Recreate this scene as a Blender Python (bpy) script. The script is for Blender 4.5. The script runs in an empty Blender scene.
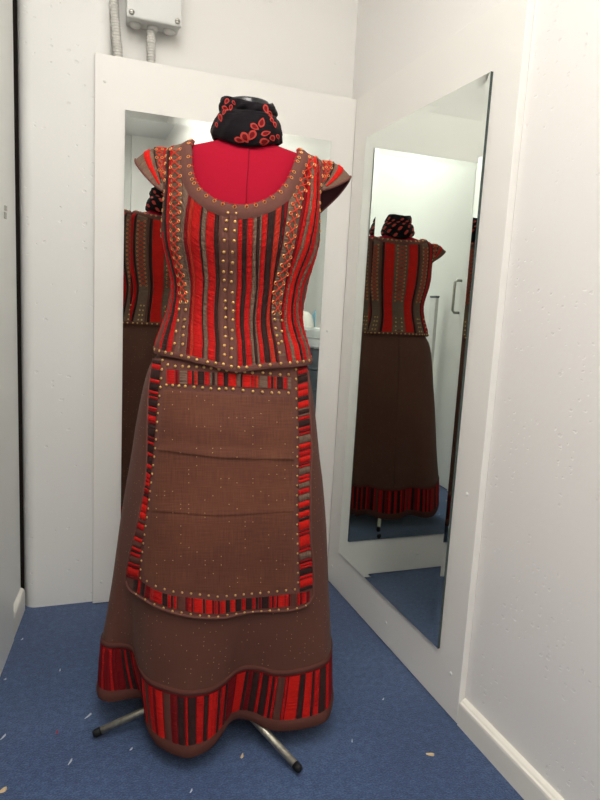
import bpy, bmesh, math, random
from mathutils import Vector, Matrix
from mathutils.bvhtree import BVHTree

scene = bpy.context.scene
col = scene.collection
PI = math.pi
rad = math.radians
random.seed(7)

# ------------------------------------------------------------------ camera
CAM_H = 1.08
FPX, PITCH, ROLL, YAW = 627.94, 0.149593, 0.053890, 0.354101
FWD = Vector((math.sin(YAW)*math.cos(PITCH), math.cos(YAW)*math.cos(PITCH), -math.sin(PITCH)))
R0 = Vector((math.cos(YAW), -math.sin(YAW), 0)); U0 = R0.cross(FWD)
RGT = math.cos(ROLL)*R0 + math.sin(ROLL)*U0
UPV = -math.sin(ROLL)*R0 + math.cos(ROLL)*U0
cam_data = bpy.data.cameras.new('camera'); cam = bpy.data.objects.new('camera', cam_data); col.objects.link(cam)
cam_data.sensor_fit = 'VERTICAL'; cam_data.sensor_height = 36.0; cam_data.lens = FPX/800*36.0
cam_data.clip_start = 0.02
M3 = Matrix((RGT, UPV, -FWD)).transposed()
cam.matrix_world = Matrix.Translation((0, 0, CAM_H)) @ M3.to_4x4()
scene.camera = cam
def ray(px):
    return FWD + RGT*((px[0]-300)/FPX) - UPV*((px[1]-400)/FPX)

# ------------------------------------------------------------------ world, lights, exposure
w = bpy.data.worlds.new('world'); scene.world = w; w.use_nodes = True
w.node_tree.nodes['Background'].inputs[0].default_value = (.9, .93, 1, 1)
w.node_tree.nodes['Background'].inputs[1].default_value = .15
vs = scene.view_settings
vs.view_transform = 'Standard'; vs.look = 'None'; vs.gamma = 1.0; vs.use_curve_mapping = False
vs.exposure = 0.0
CEIL = 2.80
LAMPS = [(.08, .48, 16.6), (.10, -1.30, 17.5)]        # assumed hanging light panels, out of view: x, y, watts
LZ = 2.66                                               # height of the hanging panels
for lx, ly, pw in LAMPS:
    ld = bpy.data.lights.new('ceiling_panel_light', 'AREA'); ld.shape = 'RECTANGLE'
    ld.size = .56; ld.size_y = 1.12; ld.energy = pw; ld.color = (1.0, .975, .94)
    lo = bpy.data.objects.new('ceiling_panel_light', ld); col.objects.link(lo)
    lo.location = (lx, ly, LZ-.030)
    lu = ld.copy(); lu.energy = pw*.80; lu2 = bpy.data.objects.new('added_ceiling_fill', lu); col.objects.link(lu2)  # upward fill light, added to brighten the ceiling and room
    lu2.location = (lx, ly, LZ+.004); lu2.rotation_euler = (PI, 0, 0)

# ------------------------------------------------------------------ materials
def s2l(c):
    return tuple(((x/255)/12.92 if x/255 <= .04045 else ((x/255+.055)/1.055)**2.4) for x in c) + (1,)
class NT:
    def __init__(self, name):
        self.m = bpy.data.materials.new(name); self.m.use_nodes = True
        self.t = self.m.node_tree; self.b = self.t.nodes['Principled BSDF']
    def n(self, typ, **kw):
        o = self.t.nodes.new(typ)
        for k, v in kw.items():
            if k in o.inputs.keys(): o.inputs[k].default_value = v
            else: setattr(o, k, v)
        return o
    def l(self, a, b): self.t.links.new(a, b)
    def math(self, op, a, b=None, c=None):
        o = self.t.nodes.new('ShaderNodeMath'); o.operation = op
        for i, x in enumerate((a, b, c)):
            if x is None: continue
            if isinstance(x, (int, float)): o.inputs[i].default_value = x
            else: self.l(x, o.inputs[i])
        return o.outputs[0]
    def mix(self, fac, a, b):
        o = self.t.nodes.new('ShaderNodeMix'); o.data_type = 'RGBA'
        for i, x in ((0, fac), (6, a), (7, b)):
            if isinstance(x, (int, float)): o.inputs[i].default_value = x
            elif isinstance(x, tuple): o.inputs[i].default_value = x
            else: self.l(x, o.inputs[i])
        return o.outputs[2]
    def bump(self, h, strength, dist=.002):
        o = self.t.nodes.new('ShaderNodeBump'); o.inputs['Strength'].default_value = strength
        o.inputs['Distance'].default_value = dist
        self.l(h, o.inputs['Height']); self.l(o.outputs[0], self.b.inputs['Normal']); return o
    def ramp(self, fac, stops):
        o = self.t.nodes.new('ShaderNodeValToRGB'); self.l(fac, o.inputs[0])
        e = o.color_ramp.elements
        while len(e) < len(stops): e.new(.5)
        for i, (p, c) in enumerate(stops): e[i].position = p; e[i].color = c if len(c) == 4 else c+(1,)
        return o.outputs[0]
def scale_c(c, k): return tuple(x*k for x in c[:3]) + (1,)

def plain(name, rgb, rough=.6, metal=0, noise=.06, nscale=40, bump=0, spec=.3):
    t = NT(name); c = s2l(rgb)
    tc = t.n('ShaderNodeTexCoord'); nz = t.n('ShaderNodeTexNoise', Scale=nscale, Detail=3.0)
    t.l(tc.outputs['Object'], nz.inputs['Vector'])
    t.l(t.mix(nz.outputs[0], scale_c(c, 1-noise*2), scale_c(c, 1+noise*2)), t.b.inputs['Base Color'])
    t.b.inputs['Roughness'].default_value = rough; t.b.inputs['Metallic'].default_value = metal
    t.b.inputs['Specular IOR Level'].default_value = spec
    if bump: t.bump(nz.outputs[0], bump)
    return t.m

def plaster(name, rgb, pits, bumpy, axes=(0, 2), pscale=40.0):
    t = NT(name); c = s2l(rgb)
    tc = t.n('ShaderNodeTexCoord')
    n1 = t.n('ShaderNodeTexNoise', Scale=2.2, Detail=3.0); t.l(tc.outputs['Object'], n1.inputs['Vector'])
    n2 = t.n('ShaderNodeTexNoise', Scale=70.0, Detail=4.0); t.l(tc.outputs['Object'], n2.inputs['Vector'])
    n3 = t.n('ShaderNodeTexNoise', Scale=7.0, Detail=2.0); t.l(tc.outputs['Object'], n3.inputs['Vector'])
    wv = t.n('ShaderNodeMix'); wv.data_type = 'VECTOR'; wv.inputs[0].default_value = .012
    t.l(tc.outputs['Object'], wv.inputs[4]); t.l(n2.outputs['Color'], wv.inputs[5])
    sx = t.n('ShaderNodeSeparateXYZ'); t.l(wv.outputs[1], sx.inputs[0]); cb = t.n('ShaderNodeCombineXYZ')
    t.l(sx.outputs[axes[0]], cb.inputs[0]); t.l(t.math('MULTIPLY', sx.outputs[axes[1]], 1.5), cb.inputs[1])
    vo = t.n('ShaderNodeTexVoronoi', Scale=pscale); vo.voronoi_dimensions = '2D'; t.l(cb.outputs[0], vo.inputs['Vector'])
    sepc = t.n('ShaderNodeSeparateColor'); t.l(vo.outputs['Color'], sepc.inputs[0])
    size = t.math('MULTIPLY', t.math('MAXIMUM', t.math('SUBTRACT', sepc.outputs[0], 1-pits), 0), .30/pits)
    size = t.math('MULTIPLY', size, t.math('GREATER_THAN', n3.outputs[0], .50))
    pit = t.math('MINIMUM', t.math('MAXIMUM', t.math('DIVIDE', t.math('SUBTRACT', size, vo.outputs['Distance']), .07), 0), 1)
    base = t.mix(n1.outputs[0], scale_c(c, .96), scale_c(c, 1.03))
    t.l(base, t.b.inputs['Base Color']); t.b.inputs['Roughness'].default_value = .55
    t.b.inputs['Specular IOR Level'].default_value = .3
    hgt = t.math('SUBTRACT', t.math('MULTIPLY', n2.outputs[0], bumpy), pit)
    t.bump(hgt, .5, .004)
    return t.m

def cloth(name, rgb, var=.25, wr=0.0, wscale=220, sheen=.25, rough=.85, streak=0.0):
    """UV in metres: x across, y along"""
    t = NT(name); c = s2l(rgb)
    uv = t.n('ShaderNodeUVMap')
    mp = t.n('ShaderNodeMapping'); mp.inputs['Scale'].default_value = (1, .16, 1) if streak else (1, 1, 1)
    t.l(uv.outputs[0], mp.inputs['Vector'])
    nz = t.n('ShaderNodeTexNoise', Scale=330.0, Detail=3.0); t.l(mp.outputs[0], nz.inputs['Vector'])
    nb = t.n('ShaderNodeTexNoise', Scale=38.0, Detail=2.0); t.l(uv.outputs[0], nb.inputs['Vector'])
    f = t.math('MULTIPLY_ADD', nz.outputs[0], .6, t.math('MULTIPLY', nb.outputs[0], .4))
    t.l(t.mix(f, scale_c(c, 1-var*1.6), scale_c(c, 1+var*1.6)), t.b.inputs['Base Color'])
    t.b.inputs['Roughness'].default_value = rough
    t.b.inputs['Sheen Weight'].default_value = sheen; t.b.inputs['Sheen Roughness'].default_value = .4
    t.b.inputs['Sheen Tint'].default_value = scale_c(c, 1.0) if sum(c[:3]) > .1 else (.3, .25, .2, 1)
    t.b.inputs['Specular IOR Level'].default_value = .15
    if wr:
        m2 = t.n('ShaderNodeMapping'); m2.inputs['Scale'].default_value = (.22, 1, 1); t.l(uv.outputs[0], m2.inputs['Vector'])
        n2 = t.n('ShaderNodeTexNoise', Scale=float(wscale), Detail=2.0, Distortion=.4); t.l(m2.outputs[0], n2.inputs['Vector'])
        t.bump(n2.outputs[0], wr, .004)
    else: t.bump(nz.outputs[0], .15, .001)
    return t.m

def speckled(name, rgb, rgb2, speck, cw=.017, ch=.011, thr=.90, grid=0.0):
    """brown brocade with tiny gold specks set in vertical rows; UV in metres"""
    t = NT(name); c = s2l(rgb); c2 = s2l(rgb2); g = s2l(speck)
    uv = t.n('ShaderNodeUVMap'); sp = t.n('ShaderNodeSeparateXYZ'); t.l(uv.outputs[0], sp.inputs[0])
    X = t.math('DIVIDE', sp.outputs[0], cw); Y = t.math('DIVIDE', sp.outputs[1], ch)
    fx = t.math('SUBTRACT', t.math('FRACT', X), .5); fy = t.math('SUBTRACT', t.math('FRACT', Y), .5)
    fl = t.n('ShaderNodeCombineXYZ'); t.l(t.math('FLOOR', X), fl.inputs[0]); t.l(t.math('FLOOR', Y), fl.inputs[1])
    wn = t.n('ShaderNodeTexWhiteNoise'); wn.noise_dimensions = '2D'; t.l(fl.outputs[0], wn.inputs['Vector'])
    ax = t.math('ABSOLUTE', t.math('MULTIPLY', fx, cw)); ay = t.math('ABSOLUTE', t.math('MULTIPLY', fy, ch))
    dot = t.math('LESS_THAN', t.math('MAXIMUM', ax, t.math('MULTIPLY', ay, .7)), .0007)
    on = t.math('MULTIPLY', dot, t.math('GREATER_THAN', wn.outputs[0], thr))
    nb = t.n('ShaderNodeTexNoise', Scale=7.0, Detail=3.0); t.l(uv.outputs[0], nb.inputs['Vector'])
    m1 = t.n('ShaderNodeMapping'); m1.inputs['Scale'].default_value = (1, .05, 1); t.l(uv.outputs[0], m1.inputs['Vector'])
    n1 = t.n('ShaderNodeTexNoise', Scale=420.0, Detail=2.0); t.l(m1.outputs[0], n1.inputs['Vector'])
    m2 = t.n('ShaderNodeMapping'); m2.inputs['Scale'].default_value = (.05, 1, 1); t.l(uv.outputs[0], m2.inputs['Vector'])
    n2 = t.n('ShaderNodeTexNoise', Scale=420.0, Detail=2.0); t.l(m2.outputs[0], n2.inputs['Vector'])
    thread = t.math('MULTIPLY', t.math('ADD', n1.outputs[0], n2.outputs[0]), .5)
    f = t.math('MULTIPLY_ADD', t.math('SUBTRACT', thread, .5), 1.2+grid, nb.outputs[0])
    t.l(t.mix(on, t.mix(f, c, c2), g), t.b.inputs['Base Color'])
    t.b.inputs['Roughness'].default_value = .7; t.b.inputs['Specular IOR Level'].default_value = .25
    t.b.inputs['Sheen Weight'].default_value = .03
    t.bump(thread, .25, .001)
    return t.m

M = {}
M['wall'] = plaster('wall_paint', (238, 236, 231), .02, .08)
M['wallr'] = plaster('rough_wall_paint', (238, 235, 231), .35, .10, (1, 2), 52.0)
M['colm'] = plaster('column_paint', (238, 237, 233), .14, .06, (0, 2), 42.0)
M['ceil'] = plain('ceiling_paint', (240, 239, 236), .8, noise=.01, nscale=8)
M['board'] = plain('board_laminate', (240, 237, 231), .42, noise=.008, nscale=6, spec=.4)
M['skirting'] = plain('skirting_paint', (238, 234, 224), .4, noise=.01, nscale=8, spec=.4)
M['door'] = plain('door_paint', (236, 236, 232), .4, noise=.01, nscale=6, spec=.4)
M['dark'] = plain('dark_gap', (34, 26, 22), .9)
M['boxgrey'] = plain('box_plastic', (220, 220, 216), .45, noise=.01, spec=.4)
M['conduit'] = plain('conduit_plastic', (214, 212, 205), .5, noise=.01, spec=.4)
M['steel'] = plain('brushed_steel', (170, 168, 160), .35, 1, noise=.12, nscale=60)
M['galv'] = plain('galvanised_tube', (165, 160, 146), .42, .9, noise=.25, nscale=90)
M['rubber'] = plain('black_rubber', (22, 22, 24), .6)
M['brass'] = plain('brass_stud', (214, 172, 104), .32, .85, noise=.05)
M['eyelet'] = plain('brass_eyelet', (222, 160, 100), .35, .7, noise=.05)
M['hole'] = plain('eyelet_hole', (28, 16, 16), .9)
M['capplastic'] = plain('white_screw_cap', (235, 233, 228), .35, noise=.01)
M['black_plastic'] = plain('black_neck_plastic', (26, 27, 30), .18, spec=.6, noise=.03)
M['lampframe'] = plain('lamp_frame', (235, 235, 232), .5)
M['cab_white'] = plain('cabinet_white', (228, 228, 226), .5)
M['cab_grey'] = plain('cabinet_grey', (96, 100, 106), .5)
M['cloth_white'] = plain('white_cotton', (236, 230, 222), .9, noise=.05, nscale=12, bump=.4)
M['cloth_blue'] = plain('pale_blue_cotton', (120, 170, 190), .9, noise=.06, nscale=12, bump=.4)
M['chip'] = plain('wood_chip', (205, 180, 140), .8, noise=.1)
M['lint'] = plain('white_lint', (190, 195, 205), .9)
M['pinklint'] = plain('pink_lint', (150, 70, 90), .9)
M['red'] = cloth('red_velvet', (174, 23, 21), .42, .9, 160, .2)
M['bright'] = cloth('bright_red_velvet', (192, 27, 20), .34, .7, 160, .2)
M['orange'] = cloth('orange_red_velvet', (172, 44, 30), .45, .9, 190, .2)
M['darkred'] = cloth('dark_red_velvet', (112, 16, 20), .4, .7, 160, .15)
M['black'] = cloth('black_brown_ribbon', (52, 31, 29), .3, .5, 220, .15)
M['taupe'] = cloth('taupe_ruched_ribbon', (112, 88, 74), .28, 1.3, 150, .15)
M['brown'] = cloth('mauve_brown_trim', (104, 66, 58), .16, .15, 60, .15)
M['brownd'] = cloth('dark_brown_trim', (92, 54, 46), .14, .15, 60, .15)
M['lining'] = cloth('plum_lining', (66, 34, 38), .15, .1, 60, .1)
M['lace'] = cloth('orange_red_cord', (212, 62, 40), .3, 0, sheen=.1)
M['magenta'] = cloth('magenta_jersey', (158, 11, 39), .08, 0, sheen=.12, rough=.9)
M['seam'] = cloth('magenta_seam', (126, 8, 30), .1, 0, sheen=.1)
M['skirt'] = speckled('brown_skirt_cloth', (84, 50, 40), (98, 60, 47), (190, 150, 110), .016, .0105, .80)
M['apron'] = speckled('brown_apron_cloth', (82, 44, 34), (116, 70, 49), (200, 168, 120), .019, .0105, .86, .6)
M['scarf'] = cloth('black_scarf_knit', (20, 16, 20), .3, .4, 120, .2)
M['petalc'] = cloth('dark_red_scarf_print', (112, 20, 24), .4, .2, 120, .2)
M['petal'] = cloth('red_scarf_print', (182, 66, 56), .4, .2, 120, .2)

# carpet
t = NT('blue_carpet'); tc = t.n('ShaderNodeTexCoord')
n1 = t.n('ShaderNodeTexNoise', Scale=3.0, Detail=4.0); n2 = t.n('ShaderNodeTexNoise', Scale=230.0, Detail=3.0); n3 = t.n('ShaderNodeTexNoise', Scale=60.0, Detail=4.0)
for n in (n1, n2, n3): t.l(tc.outputs['Object'], n.inputs['Vector'])
f = t.math('MULTIPLY_ADD', n2.outputs[0], .55, t.math('MULTIPLY_ADD', n3.outputs[0], .35, t.math('MULTIPLY', n1.outputs[0], .25)))
t.l(t.ramp(f, [(.38, s2l((42, 57, 86))), (.58, s2l((60, 80, 116))), (.78, s2l((86, 108, 142)))]), t.b.inputs['Base Color'])
t.b.inputs['Roughness'].default_value = .95; t.b.inputs['Specular IOR Level'].default_value = .1
t.b.inputs['Sheen Weight'].default_value = .3
t.bump(n2.outputs[0], .6, .004); M['carpet'] = t.m
# mirror
t = NT('mirror_silver'); t.b.inputs['Base Color'].default_value = (.80, .845, .81, 1); t.b.inputs['Metallic'].default_value = 1
nz = t.n('ShaderNodeTexNoise', Scale=3.0); tc = t.n('ShaderNodeTexCoord'); t.l(tc.outputs['Object'], nz.inputs['Vector'])
t.l(t.math('MULTIPLY', nz.outputs[0], .012), t.b.inputs['Roughness']); M['mirror'] = t.m
M['mirror_edge'] = plain('mirror_edge_glass', (58, 70, 68), .15, spec=.6)
t = NT('lamp_diffuser'); t.b.inputs['Emission Color'].default_value = (1, .96, .9, 1); t.b.inputs['Emission Strength'].default_value = 3.0; M['diffuser'] = t.m

# ------------------------------------------------------------------ mesh helpers
def link(o, parent=None):
    col.objects.link(o)
    if parent: o.parent = parent
    return o
def mesh(name, V, F, mat, parent=None, uv=None, smooth=True, mats=None, fm=None):
    me = bpy.data.meshes.new(name); me.from_pydata([tuple(v) for v in V], [], F)
    for m in (mats or [mat]): me.materials.append(m)
    if uv:
        l = me.uv_layers.new(name='UVMap')
        for lp in me.loops: l.data[lp.index].uv = uv[lp.vertex_index]
    if smooth: me.polygons.foreach_set('use_smooth', [True]*len(me.polygons))
    if fm: me.polygons.foreach_set('material_index', fm)
    me.update()
    return link(bpy.data.objects.new(name, me), parent)
class MB:
    def __init__(s): s.V = []; s.F = []
    def add(s, V, F):
        k = len(s.V); s.V += list(V); s.F += [tuple(i+k for i in f) for f in F]; return s
    def box(s, a, b, bev=0):
        (x0, y0, z0), (x1, y1, z1) = a, b
        if not bev:
            return s.add([(x, y, z) for z in (z0, z1) for y in (y0, y1) for x in (x0, x1)],
                  [(0, 2, 3, 1), (4, 5, 7, 6), (0, 1, 5, 4), (2, 6, 7, 3), (0, 4, 6, 2), (1, 3, 7, 5)])
        bm = bmesh.new(); bmesh.ops.create_cube(bm, size=1)
        for v in bm.verts: v.co = Vector(((x0+x1)/2+v.co.x*(x1-x0), (y0+y1)/2+v.co.y*(y1-y0), (z0+z1)/2+v.co.z*(z1-z0)))
        bmesh.ops.bevel(bm, geom=bm.edges[:]+bm.verts[:], offset=bev, segments=3, profile=.5, affect='EDGES')
        bm.verts.index_update()
        s.add([v.co.copy() for v in bm.verts], [[v.index for v in f.verts] for f in bm.faces]); bm.free(); return s
    def tube(s, pts, r, n=6, cap=True):
        pts = [Vector(p) for p in pts]; V = []; F = []
        rr = r if isinstance(r, (list, tuple)) else [r]*len(pts)
        ref = None
        for i, p in enumerate(pts):
            tg = (pts[min(i+1, len(pts)-1)]-pts[max(i-1, 0)]).normalized()
            if ref is None: ref = tg.orthogonal().normalized()
            a = (ref-tg*ref.dot(tg)).normalized(); ref = a; b = tg.cross(a)
            V += [p+(a*math.cos(2*PI*k/n)+b*math.sin(2*PI*k/n))*rr[i] for k in range(n)]
        for i in range(len(pts)-1):
            for k in range(n):
                F.append((i*n+k, i*n+(k+1) % n, (i+1)*n+(k+1) % n, (i+1)*n+k))
        if cap: F.append(tuple(range(n-1, -1, -1))); F.append(tuple((len(pts)-1)*n+k for k in range(n)))
        return s.add(V, F)
    def lathe(s, prof, n=16, c=(0, 0)):
        V = [(c[0]+r*math.cos(2*PI*k/n), c[1]+r*math.sin(2*PI*k/n), z) for r, z in prof for k in range(n)]
        F = [(i*n+k, i*n+(k+1) % n, (i+1)*n+(k+1) % n, (i+1)*n+k) for i in range(len(prof)-1) for k in range(n)]
        F.append(tuple(range(n-1, -1, -1))); F.append(tuple((len(prof)-1)*n+k for k in range(n)))
        return s.add(V, F)
    def build(s, name, mat, parent=None, smooth=False):
        return mesh(name, s.V, s.F, mat, parent, smooth=smooth)
def grid(name, P, mat, parent=None, uv=None, closed=False, thick=0.0, smooth=True):
    nr, nc = len(P), len(P[0]); V = [p for r in P for p in r]; F = []
    for i in range(nr-1):
        for j in range(nc if closed else nc-1):
            F.append((i*nc+j, i*nc+(j+1) % nc, (i+1)*nc+(j+1) % nc, (i+1)*nc+j))
    o = mesh(name, V, F, mat, parent, [u for r in uv for u in r] if uv else None, smooth)
    if thick:
        m = o.modifiers.new('thickness', 'SOLIDIFY'); m.thickness = thick; m.offset = 1   # grids run downwards: cloth grows inwards
    return o
def empty(name, loc=(0, 0, 0), rz=0):
    o = bpy.data.objects.new(name, None); o.empty_display_size = .05; link(o); o.location = loc; o.rotation_euler = (0, 0, rz); return o
def tag(o, label, cat, group=None):
    o['label'] = label; o['category'] = cat
    if group: o['group'] = group
    return o
def struct(o): o['kind'] = 'structure'; return o
def spline(xs, ys, x):
    if x <= xs[0]: return ys[0]
    if x >= xs[-1]: return ys[-1]
    lo, hi = 0, len(xs)-1
    while hi-lo > 1:
        m = (lo+hi)//2
        if xs[m] <= x: lo = m
        else: hi = m
    i = lo; h = xs[i+1]-xs[i]; tt = (x-xs[i])/h
    def sl(k):
        if k == 0: return (ys[1]-ys[0])/(xs[1]-xs[0])
        if k == len(xs)-1: return (ys[-1]-ys[-2])/(xs[-1]-xs[-2])
        d0 = (ys[k]-ys[k-1])/(xs[k]-xs[k-1]); d1 = (ys[k+1]-ys[k])/(xs[k+1]-xs[k])
        return 0 if d0*d1 <= 0 else 2*d0*d1/(d0+d1)
    m0, m1 = sl(i)*h, sl(i+1)*h
    return (2*tt**3-3*tt**2+1)*ys[i]+(tt**3-2*tt**2+tt)*m0+(-2*tt**3+3*tt**2)*ys[i+1]+(tt**3-tt**2)*m1
def lin(xs, ys, x):
    if x <= xs[0]: return ys[0]
    for i in range(len(xs)-1):
        if x <= xs[i+1]: return ys[i]+(ys[i+1]-ys[i])*(x-xs[i])/max(xs[i+1]-xs[i], 1e-9)
    return ys[-1]
def on_plane_y(px, y):
    d = ray(px); return Vector((0, 0, CAM_H))+d*(y/d.y)
def on_plane_x(px, x):
    d = ray(px); return Vector((0, 0, CAM_H))+d*(x/d.x)
def on_floor(px, z=0):
    d = ray(px); return Vector((0, 0, CAM_H))+d*((z-CAM_H)/d.z)

# ------------------------------------------------------------------ room shell
CX, CY, BH = .9635, 2.1867, 1.819       # corner of the two mirror boards, board height
WR, WB = CX+.020, CY+.090               # right wall plane, back wall plane
XL, YF = -1.90, -3.00
def quad(name, a, b, c, d, mat): return struct(mesh(name, [a, b, c, d], [(0, 1, 2, 3)], mat, smooth=False))
quad('floor', (XL, YF, 0), (WR, YF, 0), (WR, WB, 0), (XL, WB, 0), M['carpet'])
quad('ceiling', (XL, YF, CEIL), (XL, WB, CEIL), (WR, WB, CEIL), (WR, YF, CEIL), M['ceil'])
quad('wall_back', (XL, WB, 0), (WR, WB, 0), (WR, WB, CEIL), (XL, WB, CEIL), M['wall'])
quad('wall_right', (WR, WB, 0), (WR, YF, 0), (WR, YF, CEIL), (WR, WB, CEIL), M['wallr'])
quad('wall_far', (XL, YF, 0), (XL, WB, 0), (XL, WB, CEIL), (XL, YF, CEIL), M['wall'])
quad('wall_front', (WR, YF, 0), (XL, YF, 0), (XL, YF, CEIL), (WR, YF, CEIL), M['wall'])
# column with rounded corners between the door leaf and the back wall
def rounded_prism(x0, x1, y0, y1, rl, rr, z0, z1, n=10):
    pts = []
    for k in range(n+1):
        a = PI+PI/2*k/n; pts.append((x0+rl+rl*math.cos(a), y0+rl+rl*math.sin(a)))
    for k in range(n+1):
        a = 1.5*PI+PI/2*k/n; pts.append((x1-rr+rr*math.cos(a), y0+rr+rr*math.sin(a)))
    pts += [(x1, y1), (x0, y1)]
    m = len(pts); V = [(x, y, z) for z in (z0, z1) for x, y in pts]
    F = [(k, (k+1) % m, m+(k+1) % m, m+k) for k in range(m)]+[tuple(range(m-1, -1, -1)), tuple(range(m, 2*m))]
    return V, F
V, F = rounded_prism(-.152, .125, CY+.022, WB-.001, .040, .055, 0, CEIL)
struct(mesh('wall_column', V, F, M['colm'], smooth=False))
bpy.data.objects['wall_column'].data.shade_smooth() if hasattr(bpy.data.meshes[0], 'shade_smooth') else None
bm_ = bpy.data.objects['wall_column'].modifiers.new('edge', 'EDGE_SPLIT'); bm_.split_angle = rad(40)
# skirting board along the right wall, from the mirror board towards the camera
RE = CY-.9131                                       # near edge of the right board
prof = [(0, 0), (-.019, 0), (-.019, .058), (-.0175, .064), (-.013, .066), (-.010, .070), (-.004, .0735), (0, .074)]
V = []; F = []
for y in (RE-.002, YF+.002): V += [(WR+x, y, z) for x, z in prof]
m = len(prof); F = [(k, (k+1) % m, m+(k+1) % m, m+k) for k in range(m)]+[tuple(range(m)), tuple(range(2*m-1, m-1, -1))]
struct(mesh('baseboard_right', V, F, M['skirting'], smooth=False))

# partition at the left, swung slightly off the line of the room, with a door further along it
DA = math.atan2(.023, .213)
part = empty('wall_left', (-.160, 2.205, 0), -DA); struct(part)   # local -Y runs along the partition towards the camera
PLEN = 3.05
MB().box((-.060, -PLEN, 0), (0, -.004, CEIL-.003), .002).build('partition', M['door'], part)
V = []; pr = [(0, .001), (.013, .001), (.013, .066), (.010, .076), (0, .082)]
for y in (-.004, -.205): V += [(x, y, z) for x, z in pr]
m = len(pr); F = [(k, (k+1) % m, m+(k+1) % m, m+k) for k in range(m)]+[tuple(range(m)), tuple(range(2*m-1, m-1, -1))]
mesh('skirting', V, F, M['skirting'], part, smooth=False)
MB().box((0, -1.035, .001), (.0155, -.205, 2.20), .0015).build('casing', M['door'], part)
MB().box((.0155, -.255, 1.272), (.019, -.234, 1.290), .001).build('latch_plate', M['steel'], part)
MB().box((.0155, -.247, 1.294), (.019, -.226, 1.308), .001).build('latch_plate', M['steel'], part)
door = empty('door_1', (-.160, 2.205, 0), -DA); struct(door)
MB().box((.0005, -1.86, .006), (.011, -1.045, 2.08), .002).build('door_leaf', M['door'], door)
hz0, hz1, hy = 1.085, 1.275, -1.095
MB().tube([(.011, hy, hz0), (.042, hy, hz0), (.054, hy, hz0+.012), (.054, hy, hz1-.012), (.042, hy, hz1), (.011, hy, hz1)], .008, 8).build('door_handle', M['steel'], door, True)
struct(MB().box((-.210, CY+.060, 0), (-.150, CY+.066, CEIL-.002)).build('gap_shade_1', M['dark']))  # dark strip standing in for the shade between partition and column

# ------------------------------------------------------------------ mirror boards
BEVW = .022
def mirror_panel(tf, length, lo, hi, z0, z1, label, caps, tilts):
    """tf maps (s along the wall, d out from the wall plane, z) to world"""
    root = empty('mirror_panel', tf(length/2, 0, 0)); inv = -Vector(root.location)
    T = lambda s, d, z: Vector(tf(s, d, z))+inv
    def bx(name, a, b, mat, par, bev=.0015):
        mb = MB().box(a, b, bev); V = [T(*v) for v in mb.V]
        o = mesh(name, V, mb.F, mat, par, smooth=False)
        bm = bmesh.new(); bm.from_mesh(o.data); bmesh.ops.recalc_face_normals(bm, faces=bm.faces[:]); bm.to_mesh(o.data); bm.free(); return o
    bx('board', (0, -.0195, .003), (length, 0, BH), M['board'], root)
    th = .0052; drops = [math.tan(rad(a))*BEVW for a in tilts]   # facet tilt: bottom, far end, top, near end
    out = [(lo, z0), (hi, z0), (hi, z1), (lo, z1)]
    inn = [(lo+BEVW, z0+BEVW), (hi-BEVW, z0+BEVW), (hi-BEVW, z1-BEVW), (lo+BEVW, z1-BEVW)]
    V = [T(s, th, z) for s, z in inn]
    def orient(o):
        me = o.data; nrm = (T(0, 1, 0)-T(0, 0, 0))
        if me.polygons[0].normal.dot(nrm) < 0: me.flip_normals()
        return o
    mi = orient(mesh('mirror', V, [(0, 1, 2, 3)], M['mirror'], root, smooth=False))
    for k in range(4):
        k2 = (k+1) % 4; dr = drops[k]
        V = [T(inn[k][0], th, inn[k][1]), T(inn[k2][0], th, inn[k2][1]), T(out[k2][0], th+dr, out[k2][1]), T(out[k][0], th+dr, out[k][1])]
        orient(mesh('bevel', V, [(0, 1, 2, 3)], M['mirror'], mi, smooth=False))
        V = [V[3], V[2], T(out[k2][0], 0, out[k2][1]), T(out[k][0], 0, out[k][1])]
        mesh('glass_edge', V, [(0, 1, 2, 3)], M['mirror_edge'], mi, smooth=False)
    for s, z in caps:
        mb = MB().lathe([(.0052, 0), (.0048, .0015), (.003, .0026), (.0006, .003)], 12)
        mesh('screw_cap', [T(s+x, zz, z+y) for x, y, zz in mb.V], mb.F, M['capplastic'], root)
    return tag(root, label, 'mirror')
WBK, WRT = .8923, .9131
mirror_panel(lambda s, d, z: (CX-s, CY-d, z), WBK, .092, .800, .153, 1.663,
    'tall mirror on a white board behind the dress, next to the column', [(WBK-.03, .08), (.06, .075), (.42, .07), (WBK-.03, 1.74), (.06, .99)], (2, 2, 2, 2))
mirror_panel(lambda s, d, z: (CX-d, CY-.0005-s, z), WRT-.0005, .110, .807, .158, 1.664,
    'tall mirror on a white board along the rough plaster wall with skirting', [(.045, .075), (.50, .075), (WRT-.045, .12), (WRT-.05, .62), (.05, .62)], (2, 6.5, 2, 2))

# ------------------------------------------------------------------ dress frame
DC = Vector((.3564, 1.4850, 0)); dn = math.hypot(DC.x, DC.y)
CDIR = Vector((DC.x/dn, DC.y/dn, 0)); LAT = Vector((CDIR.y, -CDIR.x, 0)); RZ = math.atan2(LAT.y, LAT.x)
def lray(px):
    d = ray(px); return Vector((-DC.dot(LAT), -DC.dot(CDIR), CAM_H)), Vector((d.dot(LAT), d.dot(CDIR), d.z)).normalized()
def thing(name, label, cat, group=None): return tag(empty(name, DC, RZ), label, cat, group)
def to_px(p):      # local dress point -> pixel
    wpt = DC+LAT*p.x+CDIR*p.y+Vector((0, 0, p.z-CAM_H)); z = wpt.dot(FWD)
    return 300+FPX*wpt.dot(RGT)/z, 400-FPX*wpt.dot(UPV)/z

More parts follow.
